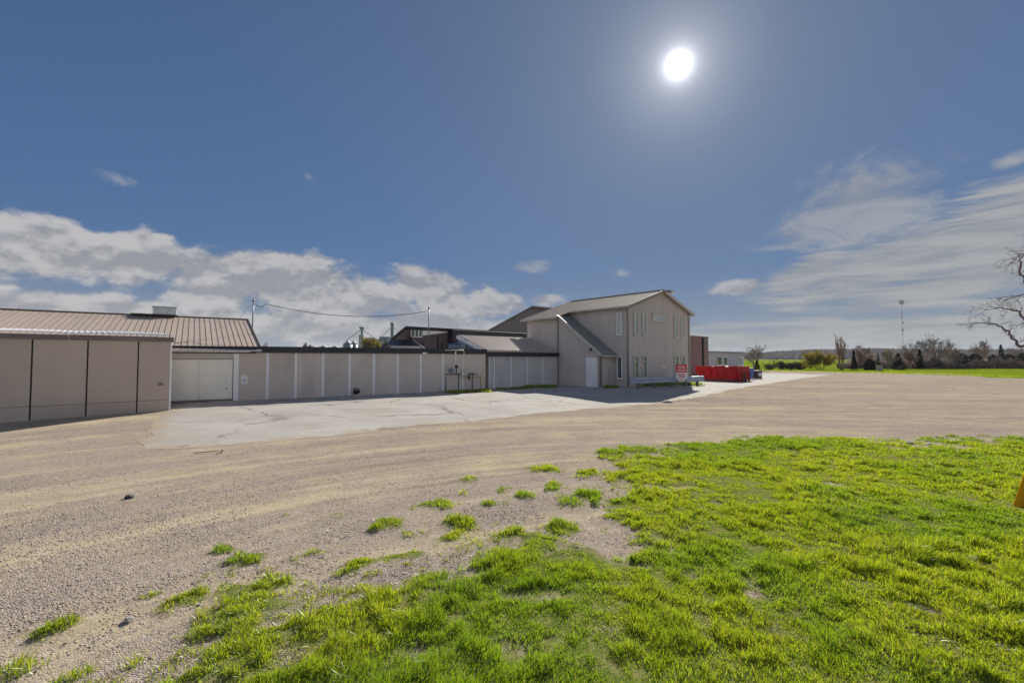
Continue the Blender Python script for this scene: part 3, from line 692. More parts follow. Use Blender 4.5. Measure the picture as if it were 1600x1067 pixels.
# ------------------------------------------------------------------ barn with the tan roof behind the loading door
def tan_barn():
    az = 55.0; E = FL.w(FL.tx(407), 0, 0); F = Frame((E.x, E.y, 0), az)
    t = thing('barn', 'barn with a long tan ribbed metal roof rising behind the loading door', 'barn', F.o, F.rz)
    ze = zat(E, 547); D = 7.0; R = F.w(0, D); zr = zat(R, 499.5)
    sp = 0.235; W = 26.0; n = int(W / sp); sl = Vector((0, D + .15, zr - ze)); L = sl.length
    MB().box(-W, -.35, .45, 2 * D - .4, -.2, ze - .06).build('wall', SHED, t)
    MB().prism([(0, 0), (2 * (D - .4), 0), (D - .4, zr - ze - .1)], 0, .05)
    m = MB(); m.add([(-.3, .4, ze - .08), (-.3, 2 * D - .4, ze - .08), (-.3, D, zr - .06)], [(0, 1, 2)]); m.build('gable', SHED, t)
    src = None
    nrm = Vector((0, -(zr - ze), D + .15)).normalized()
    for i in range(n):
        if src is None:
            m = MB(); a, b = Vector((0, 0, 0)), sl
            q = [Vector((-sp + .012, 0, 0)), Vector((0, 0, 0)), sl, sl + Vector((-sp + .012, 0, 0))]
            m.add(q + [p - nrm * .02 for p in q], [(0, 1, 2, 3), (7, 6, 5, 4), (0, 4, 5, 1), (1, 5, 6, 2), (2, 6, 7, 3), (3, 7, 4, 0)])
            src = m.build('roof_panel', TANROOF, t); src.location = (0, -.15, ze)
        else:
            copy_part(src, t, (-i * sp, -.15, ze))
    m = MB()
    for i in range(n + 1):
        c = Vector((-i * sp + .006, -.15, ze)); w = Vector((.014, 0, 0))
        q = [c - w - nrm * .005, c + w - nrm * .005, c + w * .6 + nrm * .018, c - w * .6 + nrm * .018]
        m.add(q + [p + sl for p in q], [(0, 1, 2, 3), (7, 6, 5, 4), (1, 5, 6, 2), (2, 6, 7, 3), (3, 7, 4, 0)])
    tag(m.build('roof_seam', SEAM, t), kind='stuff')
    MB().add([(-W, D, zr + .002), (.02, D, zr + .002), (.02, 2 * D + .1, ze), (-W, 2 * D + .1, ze)], [(0, 1, 2, 3)]).build('rear_roof', TANROOF, t)
    MB().bar((-W, D, zr + .02), (.04, D, zr + .02), .26, .05).build('ridge_cap', SEAM, t, bevel=.01)
    MB().bar((.03, -.16, ze - .03), (.03, D, zr - .02), .04, .16).build('rake_trim', BROWN, t)
    MB().box(-W, .05, -.27, -.16, ze - .07, ze - .01).build('gutter', GALV, t, bevel=.015)
    # ridge vent
    xv0, xv1 = F.tx(237, D), F.tx(274, D)
    v = MB().box(xv0, xv1, D - .35, D + .35, zr + .04, zr + .46).build('roof_vent', GALV, t, bevel=.02)
    for k in range(3): MB().box(xv0 + .05, xv1 - .05, D - .375, D - .345, zr + .10 + k * .115, zr + .175 + k * .115).build('louvre', GALV, v, bevel=.008)
    MB().box(xv0 - .04, xv1 + .04, D - .42, D + .42, zr + .46, zr + .50).build('lid', GALV, v, bevel=.01)
    MB().box(xv0 - .9, xv1 + .05, D - .5, D + .5, zr + .03, zr + .06).build('flashing', NAVY, v)
    return F, ze, zr, D
FT, ZE, ZR, DT = tan_barn()

# ------------------------------------------------------------------ two-storey building
C0 = gp(981.5, 605.3); FG = Frame(C0, 48.0)
GW = FG.tx(1076); GL = 8.14; GP = 1.6; YB = 1.14; YM = 4.70
GE = FG.z(0, 0, 476); GR = GE + (6.96 - 5.59)
def two_storey():
    F = FG; sl = (GR - GE) / (GW / 2)
    t = thing('office_building', 'two storey taupe ribbed metal building with tall narrow windows and a pale gable roof', 'building', F.o, F.rz)
    ztop = lambda x: GE - .02 + sl * (GW / 2 - abs(x - GW / 2))
    ribbed(0, GW, -.2, ztop).build('gable_wall', SIDING, t)
    # side wall: faces -x; build on the plane and turn
    def side(name, x, y0, y1, zb, zt, m=SIDING):
        mb = ribbed(0, y1 - y0, (lambda a: zb(y1 - a)) if callable(zb) else zb, (lambda a: zt(y1 - a)) if callable(zt) else zt)
        mb.v = [(x + p[1], y1 - p[0], p[2]) for p in mb.v]; return mb.build(name, m, t)
    side('side_wall', 0, 0, GL, -.2, GE - .02)
    zlb = GE - sl * GP                      # eave of the part that stands forward
    side('stair_wall', -GP, YB, YM, -.2, lambda y: ZS0 + (zlb - .03 - ZS0) * (y - YB) / (YM - YB))
    side('block_wall', -GP, YM, GL, -.2, zlb - .02)
    ribbed(-GP, 0, -.2, ZS0 - .02, y=YB).build('stair_end_wall', SIDING, t)
    ribbed(-GP, GW, -.2, lambda x: ztop(x), y=GL).build('rear_wall', SIDING, t)
    MB().add([(GW, 0, -.2), (GW, GL, -.2), (GW, GL, GE), (GW, 0, GE)], [(0, 1, 2, 3)]).build('side_wall', SIDING, t)
    m = MB()
    # roof in the building's x-z section, ribs down the slope: use roof_sheet with axes swapped
    def slope(xa, za, xb, zb_, y0, y1, name, mt, sp=.3):
        mb = roof_sheet(y0, y1, xa, za, xb, zb_, sp); mb.v = [(p[1], p[0], p[2]) for p in mb.v]; return mb.build(name, mt, t)
    ov = .34
    slope(-ov, GE - sl * ov, GW / 2, GR, -.35, YM + .0, 'roof', LROOF)
    slope(-GP - ov, GE - sl * (GP + ov), GW / 2, GR, YM + .003, GL + .35, 'roof', LROOF)
    slope(GW + ov, GE - sl * ov, GW / 2, GR + .002, -.35, GL + .35, 'roof', LROOF)
    MB().bar((GW / 2, -.36, GR + .03), (GW / 2, GL + .36, GR + .03), .3, .04).build('ridge_cap', PALETRIM, t)
    for s in (-1, 1):
        xe = -ov if s < 0 else GW + ov
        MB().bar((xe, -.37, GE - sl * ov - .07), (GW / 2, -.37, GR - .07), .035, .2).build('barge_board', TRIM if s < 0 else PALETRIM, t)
    MB().bar((-GP - ov, GL + .37, GE - sl * (GP + ov) - .07), (GW / 2, GL + .37, GR - .07), .035, .2).build('barge_board', TRIM, t)
    def gutter(xx, y0, y1, z): MB().box(xx - .11, xx, y0, y1, z - .1, z).build('gutter', PALETRIM, t, bevel=.02)
    gutter(-ov - .005, -.37, YM, GE - sl * ov - .03); gutter(-GP - ov - .005, YM - .02, GL + .37, GE - sl * (GP + ov) - .03)
    MB().box(GW + ov + .005, GW + ov + .11, -.37, GL + .3, GE - sl * ov - .13, GE - sl * ov - .03).build('gutter', PALETRIM, t, bevel=.02)
    MB().box(-ov, -.03, -.34, YM, GE - sl * ov - .12, GE - sl * ov - .09).build('soffit', TRIM, t)
    MB().box(-GP - ov, -GP - .03, YM, GL + .3, GE - sl * (GP + ov) - .12, GE - sl * (GP + ov) - .09).build('soffit', TRIM, t)
    # lean-to roof over the outside stair: falls towards the gable end
    y0, z0 = YB - .35, ZS0 - (zlb - ZS0) / (YM - YB) * .35
    mb = MB(); x0, x1 = -GP - .22, -.03; q = [(x0, y0, z0), (x1, y0, z0), (x1, YM + .1, zlb + .02), (x0, YM + .1, zlb + .02)]
    mb.add(q + [(a, b, c - .03) for a, b, c in q], [(0, 1, 2, 3), (7, 6, 5, 4), (0, 4, 5, 1), (1, 5, 6, 2), (2, 6, 7, 3), (3, 7, 4, 0)]); mb.build('stair_roof', GREENROOF, t)
    MB().bar((x0 - .02, y0, z0 - .06), (x0 - .02, YM, zlb - .04), .03, .17).build('barge_board', PALETRIM, t)
    MB().box(x0, x1, y0 - .1, y0 - .004, z0 - .12, z0 - .02).build('gutter', PALETRIM, t, bevel=.02)
    # corner trims, downpipes
    for (x, y, z) in ((0, 0, GE - .05), (GW, 0, GE - .05), (-GP, YB, ZS0 - .1), (-GP, GL, zlb - .05)):
        MB().box(x - .035, x + .035, y - .035, y + .035, -.2, z).build('corner_trim', TRIM, t)
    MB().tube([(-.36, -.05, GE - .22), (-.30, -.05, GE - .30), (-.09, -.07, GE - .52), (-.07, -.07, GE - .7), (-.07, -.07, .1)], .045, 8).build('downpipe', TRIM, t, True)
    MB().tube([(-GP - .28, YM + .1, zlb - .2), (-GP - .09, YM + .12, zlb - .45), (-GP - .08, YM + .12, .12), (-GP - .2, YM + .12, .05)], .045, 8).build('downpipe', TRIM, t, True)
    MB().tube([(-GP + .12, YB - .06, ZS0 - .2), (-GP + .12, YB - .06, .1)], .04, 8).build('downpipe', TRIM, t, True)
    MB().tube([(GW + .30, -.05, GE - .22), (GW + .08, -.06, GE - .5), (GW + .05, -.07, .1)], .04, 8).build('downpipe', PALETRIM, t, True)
    # ridge lamp
    MB().bar((GW / 2 + .1, -.75, GR - .08), (GW / 2 + .1, .1, GR - .12), .14, .12).build('ridge_beam', TRIM, t)
    l = MB().box(GW / 2 + .15, GW / 2 + .62, -.85, -.55, GR - .20, GR - .02).build('floodlight', PALETRIM, t, bevel=.03)
    MB().box(GW / 2 + .19, GW / 2 + .58, -.83, -.57, GR - .215, GR - .202).build('lens', GLASSB, l)
    # windows in the gable
    def gw(p0, p1, q0, q1, **k):
        x0, x1 = F.tx(p0), F.tx(p1); xm = (x0 + x1) / 2; window(t, x0, x1, F.z(xm, 0, q1), F.z(xm, 0, q0), y=-.012, **k)
    gw(989.8, 996.6, 488, 524, gm=GLASSB); gw(1003, 1009.4, 489, 524.3, gm=GLASSB); gw(1019, 1043.5, 490.8, 502, gm=GLASSB)
    gw(1053, 1058.3, 494.5, 527, gm=GLASSB); gw(1063.5, 1068.5, 495.8, 527.5, gm=GLASSB)
    for p in ((989.8, 996.6, 556, 591), (1003, 1009.4, 555.5, 590.5), (1053, 1058.8, 555.5, 589.5), (1064, 1069, 555.5, 588.5)): gw(*p, gm=GLASSG, mull=F.z(F.tx(p[0]), 0, 564.5))  # green reflection of the grass is put into the pane colour
    Ts = lambda a, d, z: (-.012 - d, a, z)
    for q0, q1 in ((488, 523.3), (556.8, 591.5)):
        ya, yb = F.ty(973, 0), F.ty(965, 0); ym = (ya + yb) / 2
        window(t, ya, yb, F.z(0, ym, q1), F.z(0, ym, q0), T=Ts, gm=GLASSB if q0 < 500 else GLASS, fm=WHITE)
    # entrance door in the stair wall
    ya, yb = F.ty(933.2, -GP), F.ty(916, -GP); ym = (ya + yb) / 2; zd = F.z(-GP, ym, 558.5)
    d = MB().box(-GP - .045, -GP - .012, ya + .05, yb - .05, 0.02, zd - .05).build('door', WHITE, t, bevel=.006)
    f = MB().box(-GP - .06, -GP, ya, ya + .05, -.1, zd).box(-GP - .06, -GP, yb - .05, yb, -.1, zd).box(-GP - .06, -GP, ya + .05, yb - .05, zd - .05, zd).build('frame', WHITE, d)
    MB().lathe((-GP - .075, yb - .13, 1.0), [(.01, -.03), (.03, -.025), (.03, .02), (.01, .03)], 10, 'z').build('handle', STEEL, d, True)
    MB().box(-GP - .5, -GP, ya - .1, yb + .1, -.2, .015).build('doorstep', CONC, t, bevel=.01)
    # lamp above the door
    yl = F.ty(924, -GP); zl = F.z(-GP, yl, 546.5)
    l = MB().box(-GP - .09, -GP - .005, yl - .1, yl + .1, zl - .06, zl + .1).build('wall_lamp', BLACK, t, bevel=.02)
    MB().prism([(-.09, -.09), (.09, -.09), (.13, .0), (-.13, .0)], 0, .12)
    m = MB(); m.lathe((-GP - .14, yl, zl - .05), [(.04, .10), (.10, .0), (.09, -.03)], 12); m.build('shade', STEEL, l, True)
    # small pipe standing by the end wall, and two small window notices
    MB().tube([(-GP + .95, YB - .12, -.1), (-GP + .95, YB - .12, 1.35)], .02, 6).build('vent_pipe', STEEL, t)
    return t
ZS0 = FG.z(-GP, YB, 548.5)
OFFICE = two_storey()
def small_notices():
    for px, py, lab in ((1000, 573.5, 'small pink and white notice between the two left ground floor windows'), (1035.5, 573.5, 'small pink and white notice in the middle of the gable wall')):
        F = FG; x = F.tx(px); z = F.z(x, 0, py)
        t = thing('notice_sign', lab, 'sign', F.w(x, -.03, z), F.rz, 'notices on the gable wall')
        MB().box(-.22, .22, -.004, .006, -.15, .15).build('plate', SIGNWHITE, t)
        m = MB().box(-.19, .19, -.006, -.0045, -.13, -.02); m.box(-.12, .12, -.006, -.0045, .0, .03); tag(m.build('print', mat('pink_print', (0.62, 0.36, 0.38), .5, .1), t), kind='stuff')
        MB().add([(-.10, -.007, .03), (.10, -.007, .03), (0, -.007, .14)], [(0, 1, 2)]).build('emblem', INKRED, t)
small_notices()

# ------------------------------------------------------------------ shed with the lean-to roof between them
def lean_to():
    X1 = FG.ty(871, -GP)                    # right end meets the office's forward wall
    R = FG.w(-GP - .02, X1); F = Frame((R.x, R.y, 0), 48.0)
    t = thing('lean_to_shed', 'low grey panelled shed with white battens and a sloping ribbed lean-to roof', 'shed', F.o, F.rz)
    bs = [F.tx(p) for p in (764.5, 772, 798.4, 824, 847.7)] + [-.05]; zt = F.z(bs[0], 0, 556.5)
    for i in range(len(bs) - 1): MB().box(bs[i] + .045, bs[i + 1] - .045, 0, .05, -.2, zt).build('panel', GREYP, t, bevel=.003)
    for x in bs: MB().box(x - .045, x + .045, -.02, .05, -.2, zt - .004).build('batten', WHITE, t, bevel=.004)
    xl = bs[0] - .3; D = 2.9
    MB().box(bs[0], .0, .06, 5.0, -.2, zt + .1).build('wall', GREYP, t)
    ze = zt + .27; zr = ze + 1.10
    MB().box(xl - .12, .0, -.22, -.16, zt + .01, ze).build('fascia_board', NAVY, t, bevel=.005)
    MB().box(xl - .1, .0, -.16, .05, zt + .004, zt + .05).build('soffit', BROWN, t)
    roof_sheet(xl - .15, .0, -.24, ze + .02, D, zr, .29, .03, .11, rw=.06).build('roof', LEANROOF, t)
    MB().bar((xl - .19, -.25, ze - .05), (xl - .19, D, zr - .07), .05, .2).build('barge_board', WHITE, t)
    m = MB(); m.add([(xl - .1, .05, zt), (xl - .1, D, zt), (xl - .1, D, zr - .03), (xl - .1, .05, ze - .03)], [(0, 1, 2, 3)]); m.build('gable', STEELBLUE, t)
    MB().box(xl - .17, xl - .11, 1.9, 2.4, zr - .95, zr - .25).build('window', GLASSG, t)
    return F, bs[0]
FLT, XLT = lean_to()

# ------------------------------------------------------------------ background barns
def mono_barn(name, label, pc, Yc, ptop, pleft, pend, smat, corr, ground=-.1, az=48.0, band=True):
    K = at(pc, ptop, Yc); F = Frame((K.x, K.y, 0), az)
    t = thing(name, label, 'barn', F.o, F.rz); H = K.z
    yl = F.ty(pleft[0], 0); zl = F.z(0, yl, pleft[1]); xr = F.tx(pend)
    ribbed(0, xr, ground, H - .25, corr).build('front_wall', smat, t)
    mb = ribbed(0, yl, ground, lambda a: H - .1 - (H - zl) * (yl - a) / yl, corr); mb.v = [(p[1], yl - p[0], p[2]) for p in mb.v]; mb.build('end_wall', smat, t)
    q = [(-.12, -.4, H + .05), (xr, -.4, H + .05), (xr, yl + .2, zl), (-.12, yl + .2, zl)]
    MB().add(q + [(a, b, c - .14) for a, b, c in q], [(0, 1, 2, 3), (7, 6, 5, 4), (0, 4, 5, 1), (1, 5, 6, 2), (2, 6, 7, 3), (3, 7, 4, 0)]).build('roof', NAVY if band else smat, t)
    MB().box(xr - .05, xr, 0, yl, ground, zl - .1).build('wall', smat, t)
    return F, t, H, xr, yl
def barns():
    F, t, H, xr, yl = mono_barn('barn', 'dark weathered barn with a high front and blue grey lower roof beyond the low building', 632, 36.0, 511, (594, 545), 840, DARKBARN, .4)
    a, b = F.tx(641), F.tx(659)
    wdw = MB().box(a, b, -.09, -.03, H - .78, H - .12).build('window', WHITE, t)
    w = (b - a) / 3
    for i in range(3): MB().box(a + i * w + .05, a + (i + 1) * w - .05, -.10, -.085, H - .72, H - .18).build('pane', GLASSG, wdw)
    c = F.tx(700)
    MB().prism([(b + .05, H - .62), (c, H - .26), (c, H - .12), (b + .05, H - .12)], -.06, -.03).build('translucent_strip', WHITE, t)
    MB().box(c, xr, -.75, -.02, H - .95, H - .05).build('roof_band', NAVY, t, bevel=.02)
    MB().box(c - .06, c, -.78, -.02, -.1, H - .05).build('post', NAVY, t)
    for p, z0 in ((641, .4), (660, .9), (684, .3), (690, .8)):
        x = F.tx(p); MB().box(x - .06, x + .06, -.08, -.02, -.1, H - z0 - .3).build('stud', BLACK, t)
    # low lean-to in front, the light on its slope edge put into a pale barge board
    xa, xb = F.tx(600), F.tx(668, -2.5)
    q = [(xa - .6, -2.6, 2.55), (xb - .2, -2.6, 2.55), (xb + .1, -.05, 3.42), (xa + .1, -.05, 3.42)]
    MB().add(q + [(u, v, z - .1) for u, v, z in q], [(0, 1, 2, 3), (7, 6, 5, 4), (0, 4, 5, 1), (1, 5, 6, 2), (2, 6, 7, 3), (3, 7, 4, 0)]).build('lower_roof', NAVY, t)
    MB().bar((xb - .16, -2.62, 2.53), (xb + .14, -.05, 3.42), .06, .14).build('barge_board', PALETRIM, t)
    MB().box(xa - .2, xb - .3, -2.3, -.06, -.1, 2.45).build('lower_wall', DARKBARN, t)
    G, t2, H2, xr2, yl2 = mono_barn('barn', 'tall grey ribbed barn with a steep left slope behind the office building', 829, 52.0, 479, (764, 516), 925, GREYBARN, .5, band=False)
barns()

# ------------------------------------------------------------------ wing of red-brown block and flat-roofed building on the right
def right_buildings():
    F = Frame((*at(1107, 560, 46.5)[:2], 0), 48.0); zt = zat(F.o, 527.5)
    t = thing('brick_building', 'tall red brown block wing with a dark downpipe behind the office building', 'building', F.o, F.rz)
    xl = -4.2
    MB().box(xl, 0, 0, 9, -.2, zt).build('wall', BRICK, t)
    MB().box(xl, .06, -.06, 9.05, zt, zt + .10).build('coping', TRIM, t, bevel=.01)
    xp = F.tx(1097.8); MB().box(xp - .09, xp + .09, -.12, -.005, 0, zt - .02).build('downpipe', BLACK, t, bevel=.02)
    wx0, wx1 = F.tx(1099.6), F.tx(1104.5); window(t, wx0, wx1, zt - .85, zt - .12, y=-.004, gm=GLASSG, fm=TRIM, fr=.09, mull=zt - .42)
    F = Frame((*at(1107, 560, 54)[:2], 0), 48.0); zt = zat(F.o, 550.5)
    t = thing('flat_building', 'low pale flat roofed building with dark windows behind the red dumpster', 'building', F.o, F.rz)
    x1, x2 = F.tx(1137), F.tx(1161.5)
    ribbed(-.5, x1, -.2, zt).build('wall', GREYP, t); ribbed(x1 + .002, x2, -.2, zt, y=-.004).build('wall', mat('pale_blue_siding', (.44, .46, .48), .5, .06), t)
    MB().box(-.5, x2, .05, 7, -.2, zt - .01).build('wall', GREYP, t)
    MB().box(-.6, x2 + .25, -.3, 7.2, zt, zt + .14).build('roof', TRIM, t, bevel=.01)
    for p0, p1, q0, q1 in ((1118.6, 1127, 556, 571), (1128.2, 1136, 557, 571), (1153, 1156.5, 557.5, 570.5), (1158.2, 1160.6, 557, 571)):
        a, b = F.tx(p0), F.tx(p1); window(t, a, b, F.z(a, 0, q1), F.z(a, 0, q0), y=-.03, gm=GLASS if p0 < 1150 else GLASSG, fm=WHITE, fr=.1)
right_buildings()

# ------------------------------------------------------------------ dumpster and the things beside it
def dumpster():
    C = gp(1153, 597); F = Frame(C, 48.0); Wd = F.tx(1170.5); Lg = F.ty(1086, 0); H = F.z(0, 0, 573.8)
    t = thing('dumpster', 'long open red steel dumpster standing beside the brick wing', 'dumpster', F.o, F.rz)
    b = .18; th = .05; cut = .75
    # long sides (x = 0 and x = Wd) with a raked far end, walls with thickness, open top
    side = [(0, b), (Lg - cut, b), (Lg, H * .62), (Lg, H), (0, H)]
    for x in (0, Wd - th):
        mb = MB().prism(side, x, x + th); mb.v = [(p[1], p[0], p[2]) for p in mb.v]; mb.build('side_plate', RED, t)
    MB().box(th, Wd - th, 0, th, b + .0, H - .002).build('end_plate', RED, t)
    MB().add([(th, Lg - cut, b), (Wd - th, Lg - cut, b), (Wd - th, Lg - .01, H * .62), (th, Lg - .01, H * .62), (Wd - th, Lg - .01, H - .02), (th, Lg - .01, H - .02)], [(0, 1, 2, 3), (3, 2, 4, 5)]).build('door_plate', RED, t)
    MB().box(th, Wd - th, th, Lg - cut, b, b + .05).build('floor', DRED, t)
    for x in (-.03, Wd - .05): MB().box(x, x + .08, -.03, Lg + .02, H - .002, H + .06).build('top_rail', RED, t, bevel=.01)
    MB().box(.05, Wd - .05, -.03, .05, H, H + .058).build('top_rail', RED, t, bevel=.01)
    n = 6
    for i in range(n):
        y = .15 + (Lg - cut - .2) * i / (n - 1); MB().box(-.03, -.002, y - .045, y + .045, b - .02, H - .004).build('rib', RED, t, bevel=.006)
    MB().box(-.07, -.002, .0, Lg - cut, b - .08, b + .06).build('bottom_rail', DRED, t, bevel=.01)
    for x in (.45, Wd - .65): MB().box(x, x + .2, .02, Lg - cut - .1, .02, b - .001).build('skid', BLACK, t)
    # hook end
    MB().box(.02, Wd - .02, -.07, -.002, H * .66, H * .74).build('rib', RED, t, bevel=.01)
    for x in (.12, .75, 1.45, Wd - .22): MB().box(x, x + .1, -.09, -.002, .05, H * .655).build('rib', RED, t, bevel=.01)
    MB().box(.86, 1.44, -.035, -.003, .12, H * .60).build('hook_pocket', BLACK, t)
    MB().bar((.85, -.10, H * .45), (1.45, -.10, H * .45), .06, .06).build('hook_bar', DRED, t)
    for x in (.25, Wd - .25): MB().lathe((x, -.05, .12), [(.11, -.07), (.12, -.06), (.12, .06), (.11, .07)], 14, 'y').build('roller', DRED, t)
    rnd = random.Random(5)
    # sheets added to stand for the rim's pale reflection
    for i, (lab, mm) in enumerate((('pale sheet added over the rim for its reflected light, at the left of the red dumpster', WHITE), ('grey sheet added above the rim for its reflected light, in the middle of the red dumpster', GALV))):
        y = Lg - 1.1 - i * 1.2; o = MB().bar((.3, y, H - .12), (Wd - .9, y + .2, H + .02), .22, .04).build('rim_glint_sheet', mm, None)
        o.matrix_world = Matrix.Translation(F.o) @ Matrix.Rotation(F.rz, 4, 'Z'); tag(o, lab, 'sheet')
    # wheeled bin
    P = gp(1171.5, 592.5); H2 = zat(P, 575) - P.z
    t = thing('wheeled_bin', 'blue wheeled plastic bin at the right end of the red dumpster', 'bin', P, rad(42))
    w = .28; m = MB(); q = lambda s, z: [(-s, -s, z), (s, -s, z), (s, s, z), (-s, s, z)]
    m.add(q(w * .8, .06) + q(w, H2 - .08), [(3, 2, 1, 0), (4, 5, 6, 7), (0, 1, 5, 4), (1, 2, 6, 5), (2, 3, 7, 6), (3, 0, 4, 7)]); m.build('body', BLUE, t, bevel=.02)
    MB().box(-w - .03, w + .03, -w - .03, w + .06, H2 - .075, H2).build('lid', BLUE, t, bevel=.02)
    for s in (-1, 1): MB().lathe((.0, 0, 0), [(.02, -.03), (.1, -.03), (.1, .03), (.02, .03)], 14, 'y').build('wheel', BLACK, t).location = (s * .12 + .14, w - .02, .1)
    MB().bar((-w, w + .08, H2 - .1), (w, w + .08, H2 - .1), .03, .03).build('handle', BLACK, t)
    # cage box
    P = gp(1183, 592); P2 = gp(1187.5, 592); h = zat(P, 579) - P.z; w = (P2 - P).length
    t = thing('utility_cabinet', 'dark squat cabinet with a white rounded front panel at the end of the pavement', 'cabinet', P, rad(15))
    MB().box(-w, w, -.25, .35, .05, h - .04).build('body', PIPE, t, bevel=.02)
    for s in (-1, 1): MB().box(s * w * .9 - .035, s * w * .9 + .035, -.30, -.25, 0, h).build('frame_post', DRED if s < 0 else STEEL, t)
    MB().box(-w, w, -.31, .37, h - .04, h + .02).build('top', STEEL, t, bevel=.01)
    MB().lathe((.04, -.29, h * .55), [(.01, -.03), (.16, -.025), (.19, 0), (.19, .05)], 16, 'y').build('round_panel', SIGNWHITE, t, True)
dumpster()

# ------------------------------------------------------------------ guardrail and realty sign
def rail():
    A, B = gp(998, 608), gp(1090, 602.5); az = math.degrees(math.atan2(B.x - A.x, B.y - A.y)); F = Frame(A, az)
    t = thing('guardrail', 'grey steel guardrail on short timber posts in front of the gable wall', 'guardrail', F.o, F.rz)
    x0, x1 = F.tx(984), F.tx(1097); zt = .70
    prof = [(-.0, 0), (-.07, .03), (-.08, .07), (-.02, .125), (.02, .175), (-.02, .235), (-.08, .28), (-.07, .33), (0, .36)]
    m = MB(); vs = []
    X = np.linspace(x0, x1, 12)
    for x in X: vs += [(x, -.05 + y, zt - .36 + z) for y, z in prof]
    n = len(prof); m.add(vs, [(i * n + k, (i + 1) * n + k, (i + 1) * n + k + 1, i * n + k + 1) for i in range(len(X) - 1) for k in range(n - 1)])
    o = m.build('rail', RAIL, t, True); md = o.modifiers.new('thickness', 'SOLIDIFY'); md.thickness = .006
    m = MB(); 
    for k in range(7):
        a = math.pi * k / 6; m.add([(x1 + .12 * math.sin(a), -.02 - .09 * math.cos(a), z) for z in (zt - .38, zt + .02)], [])
    m.f += [(2 * k, 2 * k + 2, 2 * k + 3, 2 * k + 1) for k in range(6)]; m.build('end_piece', RAIL, t, True)
    for px in (998, 1023.5, 1048.5, 1071, 1090):
        x = F.tx(px); MB().box(x - .09, x + .09, -.02, .14, -.3, zt - .03).build('post', WOOD, t, bevel=.015)
rail()
def realty_sign():
    A = gp(1065, 605.5); L, R = at(1057, 590, A.y), at(1073.3, 590, A.y); w = R.x - L.x
    t = thing('realty_sign', 'red and white for sale board on two thin posts by the guardrail', 'sign', A, rad(-3))
    z = lambda py: zat(A, py) - A.z
    zt, zm, zb = z(569.5), z(582), z(592.5)
    for s in (-1, 1): MB().box(s * w * .46 - .025, s * w * .46 + .025, .0, .05, -.3, zt).build('post', WOOD, t)
    MB().box(-w / 2, w / 2, -.02, -.001, zm, zt).build('red_panel', SIGNRED, t)
    MB().box(-w / 2, w / 2, -.02, -.001, zb, zm - .004).build('white_panel', SIGNWHITE, t)
    h = zt - zm
    for s, zz in (('FOR', zm + h * .66), ('SALE', zm + h * .28)):
        me = text_mesh(s, h * .40); me.materials.append(SIGNWHITE); o = bpy.data.objects.new('lettering', me); COL.objects.link(o); o.parent = t
        o.rotation_euler = (math.pi / 2, 0, 0); o.location = (0, -.024, zz); o.scale = (1.15, 1, 1)
    m = MB(); hh = zm - zb
    for k, (a, b) in enumerate(((-.36, -.02), (.02, .3), (-.38, .38), (-.3, .36), (-.36, .3))):
        zz = zm - hh * (.22, .22, .42, .58, .76)[k]; m.box(a * w, b * w, -.023, -.0205, zz - .022, zz + .022)
    tag(m.build('print', INKRED, t), kind='stuff')
    MB().box(-w * .32, w * .30, -.02, -.001, zb - .16, zb - .03).build('rider_panel', CREAMP, t)
realty_sign()

